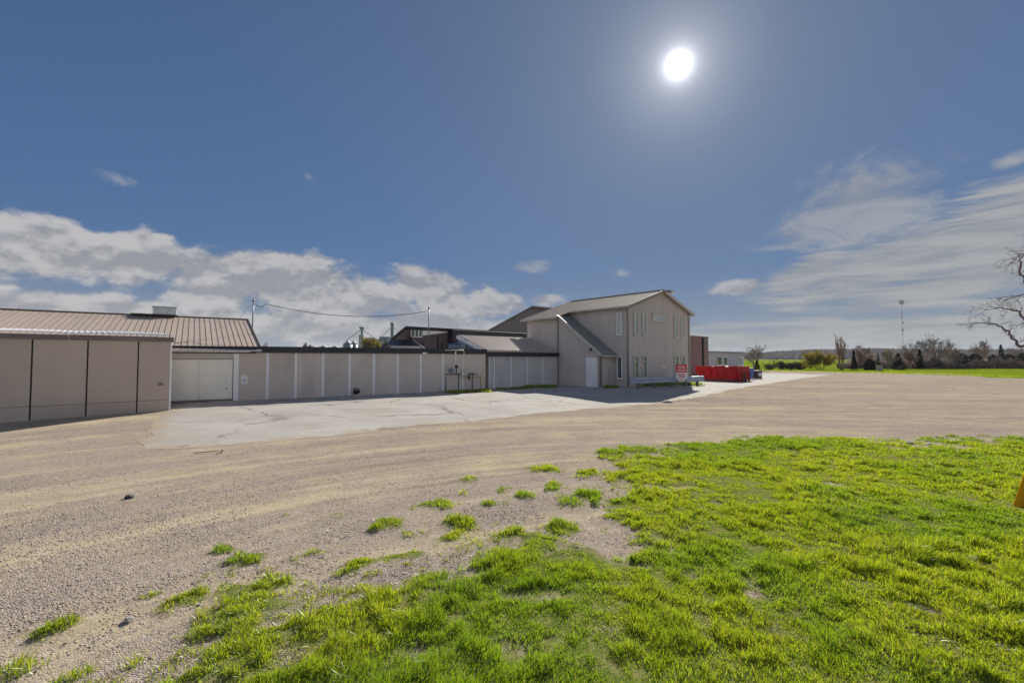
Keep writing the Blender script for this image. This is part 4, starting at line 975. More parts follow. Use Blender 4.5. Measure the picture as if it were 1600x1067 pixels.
# ------------------------------------------------------------------ gas meter set against the low building
def gas_rig():
    F = FL; X = lambda p: F.tx(p, -.35); o = F.w(X(720), -.35)
    t = thing('gas_meter', 'rack of dark and yellow gas pipes with a regulator against the low building', 'gas meter', (o.x, o.y, float(gz(o.x, o.y))), F.rz)
    x = lambda p: X(p) - X(720)
    z = lambda p, py: zat(F.w(X(p), -.35), py) - t.location.z
    zr = z(715, 584.5)
    MB().tube([(x(697), 0, -.1), (x(697), 0, zr), (x(742), 0, zr)], .035, 8).build('pipe', PIPE, t, True)
    for p in (716.5, 738): MB().tube([(x(p), 0, 0), (x(p), 0, zr)], .03, 8).build('leg', PIPE, t, True)
    MB().tube([(x(751.5), 0, -.1), (x(751.5), 0, zr - .1), (x(750), 0, zr - .02), (x(742), 0, zr - .02)], .035, 8).build('pipe', GASY, t, True)
    MB().tube([(x(724), .02, zr - .14), (x(750.5), .02, zr - .2)], .035, 8).build('pipe', GASY, t, True)
    MB().tube([(x(725.5), .05, zr - .15), (x(725.5), .05, z(725, 549)), (x(724.5), .05, z(725, 547)), (x(696), .05, z(697, 547.2))], .03, 8).build('pipe', CREAMP, t, True)
    MB().tube([(x(712.3), .05, z(712, 571)), (x(712.3), .05, z(712, 549.3))], .028, 8).build('pipe', WHITE, t, True)
    MB().tube([(x(713), 0, zr), (x(713), 0, z(713, 570))], .03, 8).build('pipe', PIPE, t, True)
    r = MB().lathe((x(704.5), -.03, z(705, 578.5)), [(.02, -.09), (.13, -.07), (.155, -.03), (.155, .03), (.13, .06), (.02, .08)], 18, 'y').build('regulator', STEELBLUE, t, True)
    MB().lathe((x(704.5), -.13, z(705, 578.5)), [(.02, -.02), (.05, -.01), (.05, .05)], 10, 'y').build('cap', STEEL, r, True)
    v = MB().lathe((x(713), -.02, z(713, 573)), [(.02, -.08), (.09, -.06), (.10, 0), (.08, .06)], 14, 'y').build('valve', PIPE, t, True)
    MB().bar((x(711), -.1, z(713, 570)), (x(715), -.1, z(713, 571)), .02, .02).build('lever', PIPE, v)
    m = MB().lathe((x(722.8), -.06, zr), [(.02, -.1), (.085, -.08), (.095, 0), (.08, .06)], 14, 'y').build('dial', SIGNWHITE, t, True)
    MB().lathe((x(728.5), -.03, zr), [(.02, -.06), (.05, -.05), (.055, .05)], 12, 'y').build('dial', SIGNWHITE, t, True)
    MB().box(x(731.5), x(734), -.06, .05, zr - .35, zr - .08).build('filter', PIPE, t, bevel=.02)
    MB().box(x(711), x(739), -.25, .15, -.1, .05).build('base_slab', CONC, t, bevel=.01)
    # blue tank box on the roof edge
    a, b = F.tx(703, .6), F.tx(720, .6); q = F.w((a + b) / 2, .6, ZT + .29)
    e = thing('roof_box', 'blue box standing on the low dark roof above the gas pipes', 'box', q, F.rz); L = (b - a) / 2
    MB().box(-L, L, -.25, .25, 0, .28).build('body', STEELBLUE, e, bevel=.03); MB().box(-L - .03, L + .03, -.28, .28, .281, .33).build('lid', BLUE, e, bevel=.015)
gas_rig()

def black_bundle():
    F = FL; x = F.tx(556.5); o = F.w(x, -.28)
    t = thing('machine', 'small black machine with a curved handle on a tan base by the low wall', 'machine', (o.x, o.y, float(gz(o.x, o.y))), F.rz)
    m = MB().box(-.16, .14, -.12, .12, .09, .30); m.build('body', BLACK, t, bevel=.05)
    MB().lathe((-.06, 0, .2), [(.03, -.15), (.11, -.13), (.12, 0), (.11, .13), (.03, .15)], 14, 'y').build('drum', BLACK, t, True)
    MB().tube([(-.17, 0, .2), (-.15, 0, .36), (-.04, 0, .41), (.08, 0, .37), (.13, 0, .26)], .03, 8).build('handle', BLACK, t, True)
    MB().box(-.18, .17, -.14, .14, -.02, .085).build('base', PLANK, t, bevel=.01)
    MB().box(.02, .12, -.15, -.121, .10, .15).build('plate', SIGNWHITE, t)
black_bundle()

# ------------------------------------------------------------------ masts and cable over the roofs
def masts():
    b = FT.w(FT.tx(392.5, 3.2), 3.2); bz = ZE + (ZR - ZE) * 3.2 / DT - .1; zt = zat(b, 472)
    t = thing('cable_mast', 'slim mast standing on the edge of the tan roof', 'mast', (b.x, b.y, bz), 0, 'masts carrying the overhead cable')
    MB().tube([(0, 0, 0), (.07, 0, zt - bz)], .03, 8).build('pole', STEEL, t, True)
    MB().lathe((.07, 0, zt - bz), [(.03, 0), (.08, .03), (.07, .1), (.02, .13)], 10).build('cap', STEEL, t, True)
    MB().bar((.07, 0, zt - bz - .08), (.24, -.02, zt - bz - .10), .03, .03).build('bracket', STEEL, t)
    p0 = Vector((b.x + .22, b.y - .02, zt - .16))
    c = FL.w(FL.tx(669.5, .8), .8); z2 = zat(c, 483); cz = ZT + .27
    t = thing('cable_mast', 'slim mast rising from the dark low roof in front of the dark barn', 'mast', (c.x, c.y, cz), 0, 'masts carrying the overhead cable')
    MB().tube([(0, 0, 0), (0, 0, z2 - cz)], .028, 8).build('pole', STEEL, t, True)
    MB().lathe((0, 0, z2 - cz), [(.03, 0), (.07, .03), (.06, .1), (.02, .13)], 10).build('cap', STEEL, t, True)
    MB().bar((0, 0, z2 - cz - .1), (-.16, 0, z2 - cz - .13), .03, .03).build('bracket', STEEL, t)
    p1 = Vector((c.x - .16, c.y, z2 - .14))
    pts = [p0, p0 + Vector((.25, 0, -.12)), p0 + Vector((.5, .1, .06))]; a = pts[-1]
    for k in range(1, 25):
        s = k / 24; q = a.lerp(p1, s); q.z -= .62 * 4 * s * (1 - s) * .75; pts.append(q)
    tag(MB().tube(pts, .016, 5).build('overhead_cable', BLACK, None, True), 'dark cable sagging between the two slim roof masts', 'cable')
    q1 = p0 + Vector((-8, 9, -1.2)); pts = []
    for k in range(17):
        s = k / 16; q = (p0 - Vector((.3, 0, -.02))).lerp(q1, s); q.z -= .3 * 4 * s * (1 - s); pts.append(q)
    tag(MB().tube(pts, .008, 4).build('overhead_cable', STEEL, None, True), 'thin wire running back to the left from the mast on the tan roof', 'cable')
masts()

# ------------------------------------------------------------------ grain site far behind
def grain_site():
    def bin_(px0, px1, ptop, peave, Y, label, name='grain_bin'):
        c = at((px0 + px1) / 2, 560, Y); r = (px1 - px0) / 2 / FPX * Y; zt, ze = zat(c, ptop), zat(c, peave)
        t = thing(name, label, 'grain bin', (c.x, c.y, 0)); MB().lathe((0, 0, 0), [(r, -1), (r, ze)], 24).build('wall', SIL, t, True)
        MB().lathe((0, 0, 0), [(r * 1.03, ze + .02), (r * .5, (ze + zt) / 2 + .2), (.4, zt), (.38, zt + .5)], 24).build('roof', SIL, t, True)
        m = MB()
        for k in range(6): m.lathe((0, 0, 0), [(r + .02, ze * k / 6 + .4), (r + .08, ze * k / 6 + .5), (r + .02, ze * k / 6 + .6)], 24)
        m.build('band', STEELBLUE, t, True); return c
    bin_(536, 550, 533, 538, 260, 'round grey grain bin left of the tall concrete silo'); bin_(547, 558, 533, 538, 268, 'grey grain bin partly behind another beside the tall silo')
    bin_(496, 514, 540, 544, 300, 'low domed grain bin, leftmost above the dark roof edge'); bin_(515, 532, 540.5, 544, 305, 'low domed grain bin second from the left above the dark roof edge')
    c = at(565, 560, 250); zt = zat(c, 523); r = 4.6 / FPX * 250
    t = thing('silo', 'tall pale concrete silo with an elevator head on top', 'silo', (c.x, c.y, 0))
    MB().lathe((0, 0, 0), [(r, -1), (r, zt)], 20).build('wall', CONC, t, True)
    MB().box(-.5, .5, -.5, .5, zt, zat(c, 514)).build('leg_casing', STEELBLUE, t); MB().box(-1.2, 1.2, -.9, .9, zat(c, 514), zat(c, 511)).build('head', STEELBLUE, t, bevel=.2)
    for dx, pp in ((-9, 533), (9, 533)): MB().tube([(0, 0, zat(c, 514)), (dx, 0, zat(c, pp))], .16, 6).build('spout', STEELBLUE, t)
    c2 = at(612.5, 560, 250); t = thing('grain_elevator', 'slim grain elevator leg standing beyond the dark barn', 'elevator', (c2.x, c2.y, 0)); z2 = zat(c2, 504)
    MB().box(-.75, .75, -.7, .7, -1, z2 - 1.2).build('casing', STEELBLUE, t, bevel=.1); MB().box(-1.0, 1.0, -.9, .9, z2 - 1.2, z2).build('head', STEEL, t, bevel=.15)
    for dx in (-7, 8): MB().tube([(0, 0, z2 - 2), (dx, 0, z2 - 9)], .12, 6).build('spout', STEEL, t)
    c = at(592, 560, 262); t = thing('elevator_building', 'blue grey shed of the grain elevator with a stepped roof', 'building', (c.x, c.y, 0)); k = 262 / FPX
    MB().box(-19 * k, 12 * k, -4, 4, -1, zat(c, 531)).build('wall', SIL, t); MB().box(3 * k, 19 * k, -3.5, 3.5, -1, zat(c, 526.5)).build('tower', STEELBLUE, t)
    MB().prism([(-19.5 * k, zat(c, 531)), (2.9 * k, zat(c, 531)), (-4 * k, zat(c, 528.5)), (-16 * k, zat(c, 528.5))], -4.2, 4.2).build('roof', STEELBLUE, t)
grain_site()

# ------------------------------------------------------------------ radio mast far right
def radio_mast():
    c = at(1411.3, 560, 520); t = thing('radio_mast', 'tall thin red and white lattice mast beyond the tree line', 'mast', (c.x, c.y, 0)); zt = zat(c, 469); zb = zat(c, 487); H = zt - 3
    REDM, WHM = mat('mast_red', (.42, .16, .13), .5, .05), mat('mast_white', (.55, .55, .55), .5, .05)
    n = 14
    for i in range(n):
        z0, z1 = H * i / n, H * (i + 1) / n; m = MB()
        for k in range(3):
            a, b = 2.094 * k, 2.094 * (k + 1); w = .5; p, q = Vector((w * math.cos(a), w * math.sin(a), 0)), Vector((w * math.cos(b), w * math.sin(b), 0)); zz = (Vector((0, 0, z0)), Vector((0, 0, z1)))
            m.tube([p + zz[0], p + zz[1]], .08, 4); m.tube([p + zz[0], q + zz[1]], .04, 4); m.tube([q + zz[0], p + zz[1]], .04, 4)
        m.build('section', REDM if (i % 4) in (2, 3) and i > 5 else WHM, t)
    m = MB()
    for k in range(6):
        a = 1.047 * k; m.box(1.7 * math.cos(a) - .25, 1.7 * math.cos(a) + .25, 1.7 * math.sin(a) - .2, 1.7 * math.sin(a) + .2, zt - 5, zt)
        m.bar((0, 0, zt - 3), (1.7 * math.cos(a), 1.7 * math.sin(a), zt - 3), .12, .12)
    m.build('antenna_head', STEEL, t)
    for z in (zat(c, 504), zat(c, 516)): MB().lathe((0, -1, z), [(.1, -.5), (1.0, -.4), (1.0, .3)], 12, 'y').build('dish', STEEL, t)
radio_mast()

# ------------------------------------------------------------------ trees
MINR = 0.012
def branch(mb, p, d, L, r, rnd, depth, spread=.6, up=.15, sides=4, seg=4, kids=(3, 5), shrink=.62, tips=None, droop=0.0):
    pts, rr = [p.copy()], [r]; q = p.copy(); dd = d.normalized()
    for i in range(seg):
        dd = (dd + Vector((rnd.gauss(0, .16), rnd.gauss(0, .16), rnd.gauss(0, .12) + up * .3 - droop * (i + 1) / seg))).normalized()
        q = q + dd * (L / seg); pts.append(q.copy()); rr.append(max(r * (1 - .75 * (i + 1) / seg), MINR))
    mb.tube(pts, rr, sides, cap=False)
    if tips is not None: tips.extend(pts[-2:])
    if depth <= 0: return
    for k in range(rnd.randint(*kids)):
        t = rnd.uniform(.3, 1.0); i = min(int(t * seg), seg - 1); b = pts[i].lerp(pts[i + 1], t * seg - i); a = (pts[i + 1] - pts[i]).normalized()
        o = a.orthogonal().normalized(); o.rotate(Matrix.Rotation(rnd.uniform(0, 6.283), 3, a)); nd = a * (1 - spread * .5) + o * spread + Vector((0, 0, up))
        branch(mb, b, nd, L * shrink * rnd.uniform(.7, 1.15), max(rr[i] * .6, MINR), rnd, depth - 1, spread, up, max(3, sides - 1), max(2, seg - 1), kids, shrink, tips, droop)
def bare_tree(px, base, top, halfw, label, seed, tm=TWIG, stems=1, spread=.6, leaf=None, nleaf=0, lsize=.3, group='bare trees along the far edge of the lot', name='bare_tree', cat='tree', up=.2, depth=3):
    c = gp(px, base); H = zat(c, top) - c.z; W = halfw / FPX * c.y; rnd = random.Random(seed)
    t = thing(name, label, cat, c, rnd.uniform(0, 6), group); tips = []; tr, br = MB(), MB()
    for s in range(stems):
        a = rnd.uniform(0, 6.28); lean = (0 if stems == 1 else .5 * W / H * rnd.uniform(.4, 1.2))
        d0 = Vector((math.cos(a) * lean, math.sin(a) * lean, 1)).normalized(); b0 = Vector((math.cos(a), math.sin(a), 0)) * (0 if stems == 1 else W * .12)
        hh = H * (rnd.uniform(.75, 1.0) if stems > 1 else 1); r0 = H * .026 / max(1, stems ** .35)
        pts = [b0 - Vector((0, 0, .2))]; q = b0.copy(); dd = d0
        for i in range(6):
            q = q + dd * (hh * .155); dd = (dd + Vector((rnd.gauss(0, .06), rnd.gauss(0, .06), .06))).normalized(); pts.append(q.copy())
        rr = [r0 * (1 - .8 * i / 6) + .01 for i in range(7)]; tr.tube(pts, rr, 6)
        n = int(11 / max(1, stems ** .5)) + 3
        for k in range(n):
            f = .22 + .78 * k / n; i = min(int(f * 6), 5); b = pts[i].lerp(pts[i + 1], f * 6 - i); a = rnd.uniform(0, 6.28)
            L = min(W * (1.05 - .55 * f) * rnd.uniform(.75, 1.2), hh * .5)
            branch(br, b, Vector((math.cos(a) * spread * 1.6, math.sin(a) * spread * 1.6, .75 + up)), L, rr[i] * .5, rnd, depth - 1, spread, up, 4, 3, (3, 5), .6, tips)
    tr.build('trunk', tm, t, True); br.build('crown', tm, t)
    if leaf:
        m = MB()
        for k in range(nleaf):
            p = rnd.choice(tips) + Vector((rnd.gauss(0, .15), rnd.gauss(0, .15), rnd.gauss(0, .15))) * (lsize * 4)
            o = [Vector((rnd.gauss(0, 1), rnd.gauss(0, 1), rnd.gauss(0, 1))).normalized() * lsize * rnd.uniform(.5, 1.2) for _ in range(3)]
            m.add([p + v for v in o], [(0, 1, 2)])
        m.build('foliage', leaf, t)
    return t
def evergreen(px, base, top, halfw, label, seed, m=NEEDLE, shape='cone', n=1500, group='evergreens along the far edge of the lot', Y=None):
    c = gp(px, base); H = zat(c, top) - c.z; W = halfw / FPX * c.y; rnd = random.Random(seed)
    t = thing('evergreen_tree', label, 'tree', c, 0, group)
    MB().tube([(0, 0, -.2), (0, 0, H * .5), (0, 0, H * .97)], [H * .02, H * .013, .01], 6).build('trunk', BARK, t)
    mb = MB(); lobes = [(rnd.uniform(0, 6.28), rnd.uniform(.2, .9), rnd.uniform(.75, 1.2)) for _ in range(7)]
    for k in range(n):
        f = rnd.random() ** .85
        if shape == 'cone': R = W * (1 - f) ** .85 * (.72 + .28 * math.sin(f * 55)) + W * .03
        else: R = W * math.sin(math.pi * min(.98, .12 + f * .86)) ** .6 * (.75 + .25 * math.sin(f * 17))
        a = rnd.uniform(0, 6.28)
        for la, lf, ls in lobes:
            R *= 1 + .28 * (ls - 1) * math.cos(a - la)
        rr = R * (rnd.random() ** .45) * rnd.uniform(.82, 1.1); z = H * (.04 + .96 * f); p = Vector((rr * math.cos(a), rr * math.sin(a), z - rr * .22))
        s = (W * .10 + .10) * rnd.uniform(.7, 1.5) * (1.1 - .5 * f); out = Vector((math.cos(a), math.sin(a), -.25)).normalized(); sd = Vector((-math.sin(a), math.cos(a), rnd.gauss(0, .4)))
        mb.add([p - sd * s * .5, p + sd * s * .5, p + out * s * 1.2 + Vector((0, 0, rnd.gauss(0, .3) * s))], [(0, 1, 2)])
    mb.build('crown', m, t); return t
def shrub(px, base, top, halfw, label, seed, m, n=900, tm=TWIG, group='shrubs along the far edge of the lot'):
    c = gp(px, base); H = zat(c, top) - c.z; W = halfw / FPX * c.y; rnd = random.Random(seed)
    t = thing('shrub', label, 'shrub', c, 0, group); br = MB(); tips = []
    for k in range(16):
        a = rnd.uniform(0, 6.28); rr = rnd.random(); d = Vector((math.cos(a) * W * rr, math.sin(a) * W * rr, H * .8))
        branch(br, Vector((math.cos(a) * W * .25 * rr, math.sin(a) * W * .25 * rr, -.1)), d, d.length * rnd.uniform(.7, 1.0), .035, rnd, 2, .5, .1, 3, 4, (4, 6), .5, tips)
    br.build('stems', tm, t); mb = MB()
    for k in range(n):
        p = rnd.choice(tips) + Vector((rnd.gauss(0, .2), rnd.gauss(0, .2), rnd.gauss(0, .15))); s = rnd.uniform(.08, .22)
        mb.add([p + Vector((rnd.gauss(0, 1), rnd.gauss(0, 1), rnd.gauss(0, 1))).normalized() * s for _ in range(3)], [(0, 1, 2)])
    mb.build('foliage', m, t); return t
def far_trees():
    PURP = leaf_mat('purple_brown_shrub', (.075, .055, .055), .2); REDB = leaf_mat('reddish_buds', (.15, .08, .05), .3)
    G1 = 'bare trees along the far edge of the lot'
    bare_tree(1176, 578.5, 544, 20, 'thin grey bare tree just right of the flat roofed building', 31, BUDS and TWIG, 3, .55, BUDS, 260, .16)
    evergreen(1183, 579, 563, 6, 'small dark evergreen behind the squat cabinet', 32, n=600)
    shrub(1204, 578, 569, 9, 'small brown shrub at the edge of the green field', 33, PURP, 400)
    shrub(1221, 577.5, 567, 9, 'dark purple shrub, left one of three in the field', 34, PURP)
    shrub(1236, 577.5, 567.5, 10, 'dark purple shrub, middle one of three in the field', 35, PURP)
    shrub(1249, 577.5, 568, 7, 'dark purple shrub, right one of three in the field', 36, PURP)
    t = shrub(1283, 578, 553, 25, 'broad yellow willow bush beside the tall bare tree', 37, WILLOW, 4200, mat('willow_stems', (.20, .15, .06), .8, .2)); t['category'] = 'bush'
    bare_tree(1315, 578, 523, 15, 'tall narrow bare tree of many stems right of the yellow willow', 38, RTWIG, 6, .30, None, up=.6, depth=3)
    evergreen(1334.5, 578, 547, 5, 'narrow dark spruce beside the tall bare tree', 39)
    bare_tree(1352, 577, 541, 14, 'reddish bare tree behind the round dark evergreen', 40, RTWIG, 3, .6, REDB, 700, .16)
    evergreen(1359, 578, 561, 10, 'round dark evergreen bush left of the grey stone block', 41, shape='round', n=1300)
    evergreen(1372.5, 577, 552, 4, 'thin small evergreen behind the grey stone block', 42, NEEDLE2, n=500)
    bare_tree(1387, 577, 547, 14, 'low spreading bare tree right of the grey stone block', 43, TWIG, 3, .6, BUDS, 300, .15)
    evergreen(1403.5, 577, 551.5, 9.5, 'full dark evergreen behind the dark block in the grass', 44)
    bare_tree(1421, 576.5, 551, 12, 'reddish bare bush below the radio mast', 45, RTWIG, 5, .5, REDB, 500, .16)
    evergreen(1437.5, 576.5, 545.5, 7, 'tall blue green spruce in front of the big bare trees', 46)
    bare_tree(1433, 575, 530, 20, 'big spreading bare tree behind the tall spruce', 47, TWIG, 2, .65, None, depth=4)
    bare_tree(1462, 575.5, 528, 22, 'biggest spreading bare tree of the tree line', 48, TWIG, 3, .65, None, depth=4)
    shrub(1462, 576.5, 563, 14, 'grey purple undergrowth bush below the biggest bare tree', 49, PURP)
    bare_tree(1489, 575.5, 549, 16, 'low hazy bare tree between the big bare tree and dark evergreens', 50, TWIG, 4, .6, BUDS, 350, .15)
    evergreen(1504, 575, 552, 13, 'wide dark evergreen, left of the joined pair', 51, shape='round', n=1600)
    evergreen(1524, 575, 552.5, 13, 'wide dark evergreen, right of the joined pair', 52, shape='round', n=1600)
    bare_tree(1538, 574, 536, 17, 'bare tree behind the gap between the dark evergreens', 53, RTWIG, 3, .6, None, depth=4)
    evergreen(1565, 574, 538, 8, 'pointed dark spruce below the overhanging branch', 54)
    evergreen(1553, 574.5, 554, 11, 'olive green cedar left of the pointed spruce', 55, NEEDLE2, 'round', 1300)
    evergreen(1576, 574, 553, 12, 'dark bushy cedar right of the pointed spruce', 56, shape='round', n=1500)
    bare_tree(1588, 573, 543, 16, 'bare tree at the right end of the tree line', 57, TWIG, 3, .6, None)
    evergreen(1597, 573.5, 551, 9, 'dark evergreen at the right edge of the picture', 58, shape='round', n=1200)
    shrub(1592, 575, 564, 12, 'brown low shrub at the right end of the tree line', 59, REDB, 1200)
    evergreen(1650, 573, 545, 20, 'large dark evergreen past the right end of the tree line', 60, shape='round')
    # behind the low building
    def hid(px, Y, top, hw, label, seed, m, leafm, n, ls):
        c = at(px, 560, Y); b = CY + (560 - CY) + CAMZ * FPX / Y
        return bare_tree(px, b, top, hw, label, seed, m, 3, .6, leafm, n, ls, 'trees behind the low buildings')
    hid(406, 60, 531, 12, 'reddish bare treetop beside the end of the tan roof', 61, RTWIG, None, 0, .2)
    hid(476, 230, 537, 9, 'small hazy treetop above the dark roof edge', 62, TWIG, PURP, 900, .7)
    t = hid(583, 190, 531, 14, 'yellow green tree in front of the grain elevator', 63, TWIG, WILLOW, 4200, .9); t['category'] = 'tree'
far_trees()

def hedge_mass():
    rng = np.random.default_rng(21)
    def mass(name, n, p0, p1, Y0, Y1, h0, h1, size, m, seed):
        px = rng.uniform(p0, p1, n); Y = rng.uniform(Y0, Y1, n); x = (px - CX) / FPX * Y
        top = h0 + (h1 - h0) * fbm(px / 14.0, Y * 0 + seed, seed, 3) ** 1.5 * 1.6
        z = top * rng.random(n) ** .8; q = rng.normal(0, 1, (n, 3, 3)); q[:, :, 2] *= 1.8
        V = np.stack([x, Y, z], 1)[:, None, :] + q * size * rng.uniform(.4, 1.2, (n, 1, 1))
        V[:, :, 2] = np.maximum(V[:, :, 2], -.1)
        tag(np_mesh(name, V.reshape(-1, 3), np.arange(3 * n).reshape(-1, 3), m), kind='stuff')
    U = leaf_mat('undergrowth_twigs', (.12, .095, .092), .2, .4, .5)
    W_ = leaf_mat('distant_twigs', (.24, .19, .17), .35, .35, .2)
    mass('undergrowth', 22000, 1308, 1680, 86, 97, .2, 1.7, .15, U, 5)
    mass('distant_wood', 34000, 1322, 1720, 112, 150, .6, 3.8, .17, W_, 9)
hedge_mass()

def near_tree():
    """bare tree standing just outside the right edge: its drooping limbs reach in"""
    global MINR
    MINR = 0.0022
    Y = 14.0; rnd = random.Random(8); P = lambda px, py, dy=0: at(px, py, Y + dy)
    b = P(1712, 560, 0); base = Vector((b.x, b.y, float(gz(b.x, b.y))))
    t = thing('bare_tree', 'near bare tree with drooping limbs reaching in at the right edge', 'tree', base)
    R = lambda v: v - base
    trunk = [base - Vector((0, 0, .2)), P(1710, 545), P(1705, 470), P(1700, 390, .2), P(1706, 300, .3), P(1700, 200, .3)]
    MB().tube([R(p) for p in trunk], [.26, .22, .19, .15, .10, .05], 12).build('trunk', BARK, t, True)
    def limb(pts, r0, r1, twigs, L, seed):
        rn = random.Random(seed); q = [R(P(*p)) for p in pts]; n = len(q); pp = []
        for i in range(n - 1):
            for k in range(3): pp.append(q[i].lerp(q[i + 1], k / 3) + Vector((rn.gauss(0, .012), rn.gauss(0, .03), rn.gauss(0, .012))))
        pp.append(q[-1]); rr = [r0 + (r1 - r0) * i / (len(pp) - 1) for i in range(len(pp))]
        m = MB(); m.tube(pp, rr, 7); m.build('limb', BARK, t, True); m = MB()
        for k in range(twigs):
            f = .12 + .88 * k / twigs; i = min(int(f * (len(pp) - 1)), len(pp) - 2); a = (pp[i + 1] - pp[i]).normalized()
            d = a * rn.uniform(.4, 1.0) + Vector((rn.gauss(-.15, .35), rn.gauss(0, .6), rn.gauss(.12, .42)))
            branch(m, pp[i], d, L * rn.uniform(.5, 1.2), max(rr[i] * .38, .007), rn, 2, .55, .02, 4, 5, (3, 5), .55)
        for k in range(3): branch(m, pp[-1], (pp[-1] - pp[-2]).normalized() + Vector((0, rn.gauss(0, .3), rn.gauss(0, .3))), L, r1 * .8, rn, 2, .5, 0, 4, 5, (3, 4), .6)
        tag(m.build('twigs', BARK, t), kind='stuff')
    limb([(1708, 520), (1650, 538), (1600, 541), (1591, 541), (1586, 532), (1579, 521), (1566, 511), (1556, 506.5), (1542, 505.5), (1528, 504.5)], .052, .010, 14, .36, 1)
    limb([(1704, 470), (1650, 500), (1612, 503), (1599, 496), (1590, 486), (1574, 481), (1558, 481.5), (1544, 484)], .042, .008, 14, .36, 2)
    limb([(1702, 420), (1640, 440), (1612, 446), (1600, 440), (1593.5, 430), (1594, 412), (1597, 402), (1604, 398)], .048, .011, 13, .4, 3)
    limb([(1704, 455), (1640, 452), (1605, 456), (1592, 462), (1578, 467), (1566, 471)], .026, .007, 10, .3, 4)
    limb([(1704, 330, .2), (1660, 360), (1625, 385), (1608, 392), (1600, 396)], .045, .01, 8, .5, 6)
    limb([(1704, 420), (1760, 380, 1), (1820, 360, 1.5), (1880, 370, 1.5)], .10, .02, 10, .9, 5)
    limb([(1702, 300, .3), (1730, 220, -.8), (1770, 150, -1.4)], .07, .02, 10, .8, 7)
near_tree()

# ------------------------------------------------------------------ hills
def hills():
    pts = np.linspace(-1.25, 1.25, 220); rows = []
    for k, (R, f) in enumerate(((900, 0.0), (960, .55), (1030, .85), (1120, 1.0), (1300, .9), (1700, .6))):
        h = 10 + 11 * sstep(.42, .62, pts) * sstep(1.0, .80, pts) + 5 * (fbm(pts * 9 + 3, pts * 0 + 2, 12, 4) - .5) * 2
        h = h * (.35 + .65 * sstep(-.2, .5, pts)); rows.append(np.stack([R * np.sin(pts), R * np.cos(pts), h * f * R / 1000 * 0.62 - (0.3 if f == 0 else 0)], 1))
    V = np.concatenate(rows); n = len(pts)
    i = (np.arange(5)[:, None] * n + np.arange(n - 1)[None]).ravel()
    o = np_mesh('hills', V, np.stack([i, i + 1, i + 1 + n, i + n], 1), HILLM, True); tag(o, kind='structure')
    # woods on them: many small crowns
    rng = np.random.default_rng(3); N = 9000
    a = rng.uniform(.25, .95, N); k = rng.integers(0, 4, N); f = rng.random(N)
    fi = np.clip((a + 1.25) / 2.5 * (n - 1), 0, n - 2); ii = fi.astype(int); fr = (fi - ii)[:, None]; at_ = lambda j, m: rows[j][ii[m]] * (1 - fr[m]) + rows[j][ii[m] + 1] * fr[m]
    p = np.zeros((N, 3))
    for j in range(4):
        m = k == j; p[m] = at_(j, m) * (1 - f[m, None]) + at_(j + 1, m) * f[m, None]
    c = p; hgt = rng.uniform(3, 6.5, N); w = rng.uniform(2, 4, N)
    base = np.array([[1, 0, .3], [-.5, .87, .3], [-.5, -.87, .3], [0, 0, 1.0]]); V = c[:, None, :] + base[None] * np.stack([w, w, hgt], 1)[:, None, :] + rng.normal(0, .5, (N, 4, 3))
    F = (np.array([[0, 1, 3], [1, 2, 3], [2, 0, 3]])[None] + 4 * np.arange(N)[:, None, None]).reshape(-1, 3)
    tag(np_mesh('woodland', V.reshape(-1, 3), F, WOODS), kind='stuff')
hills()

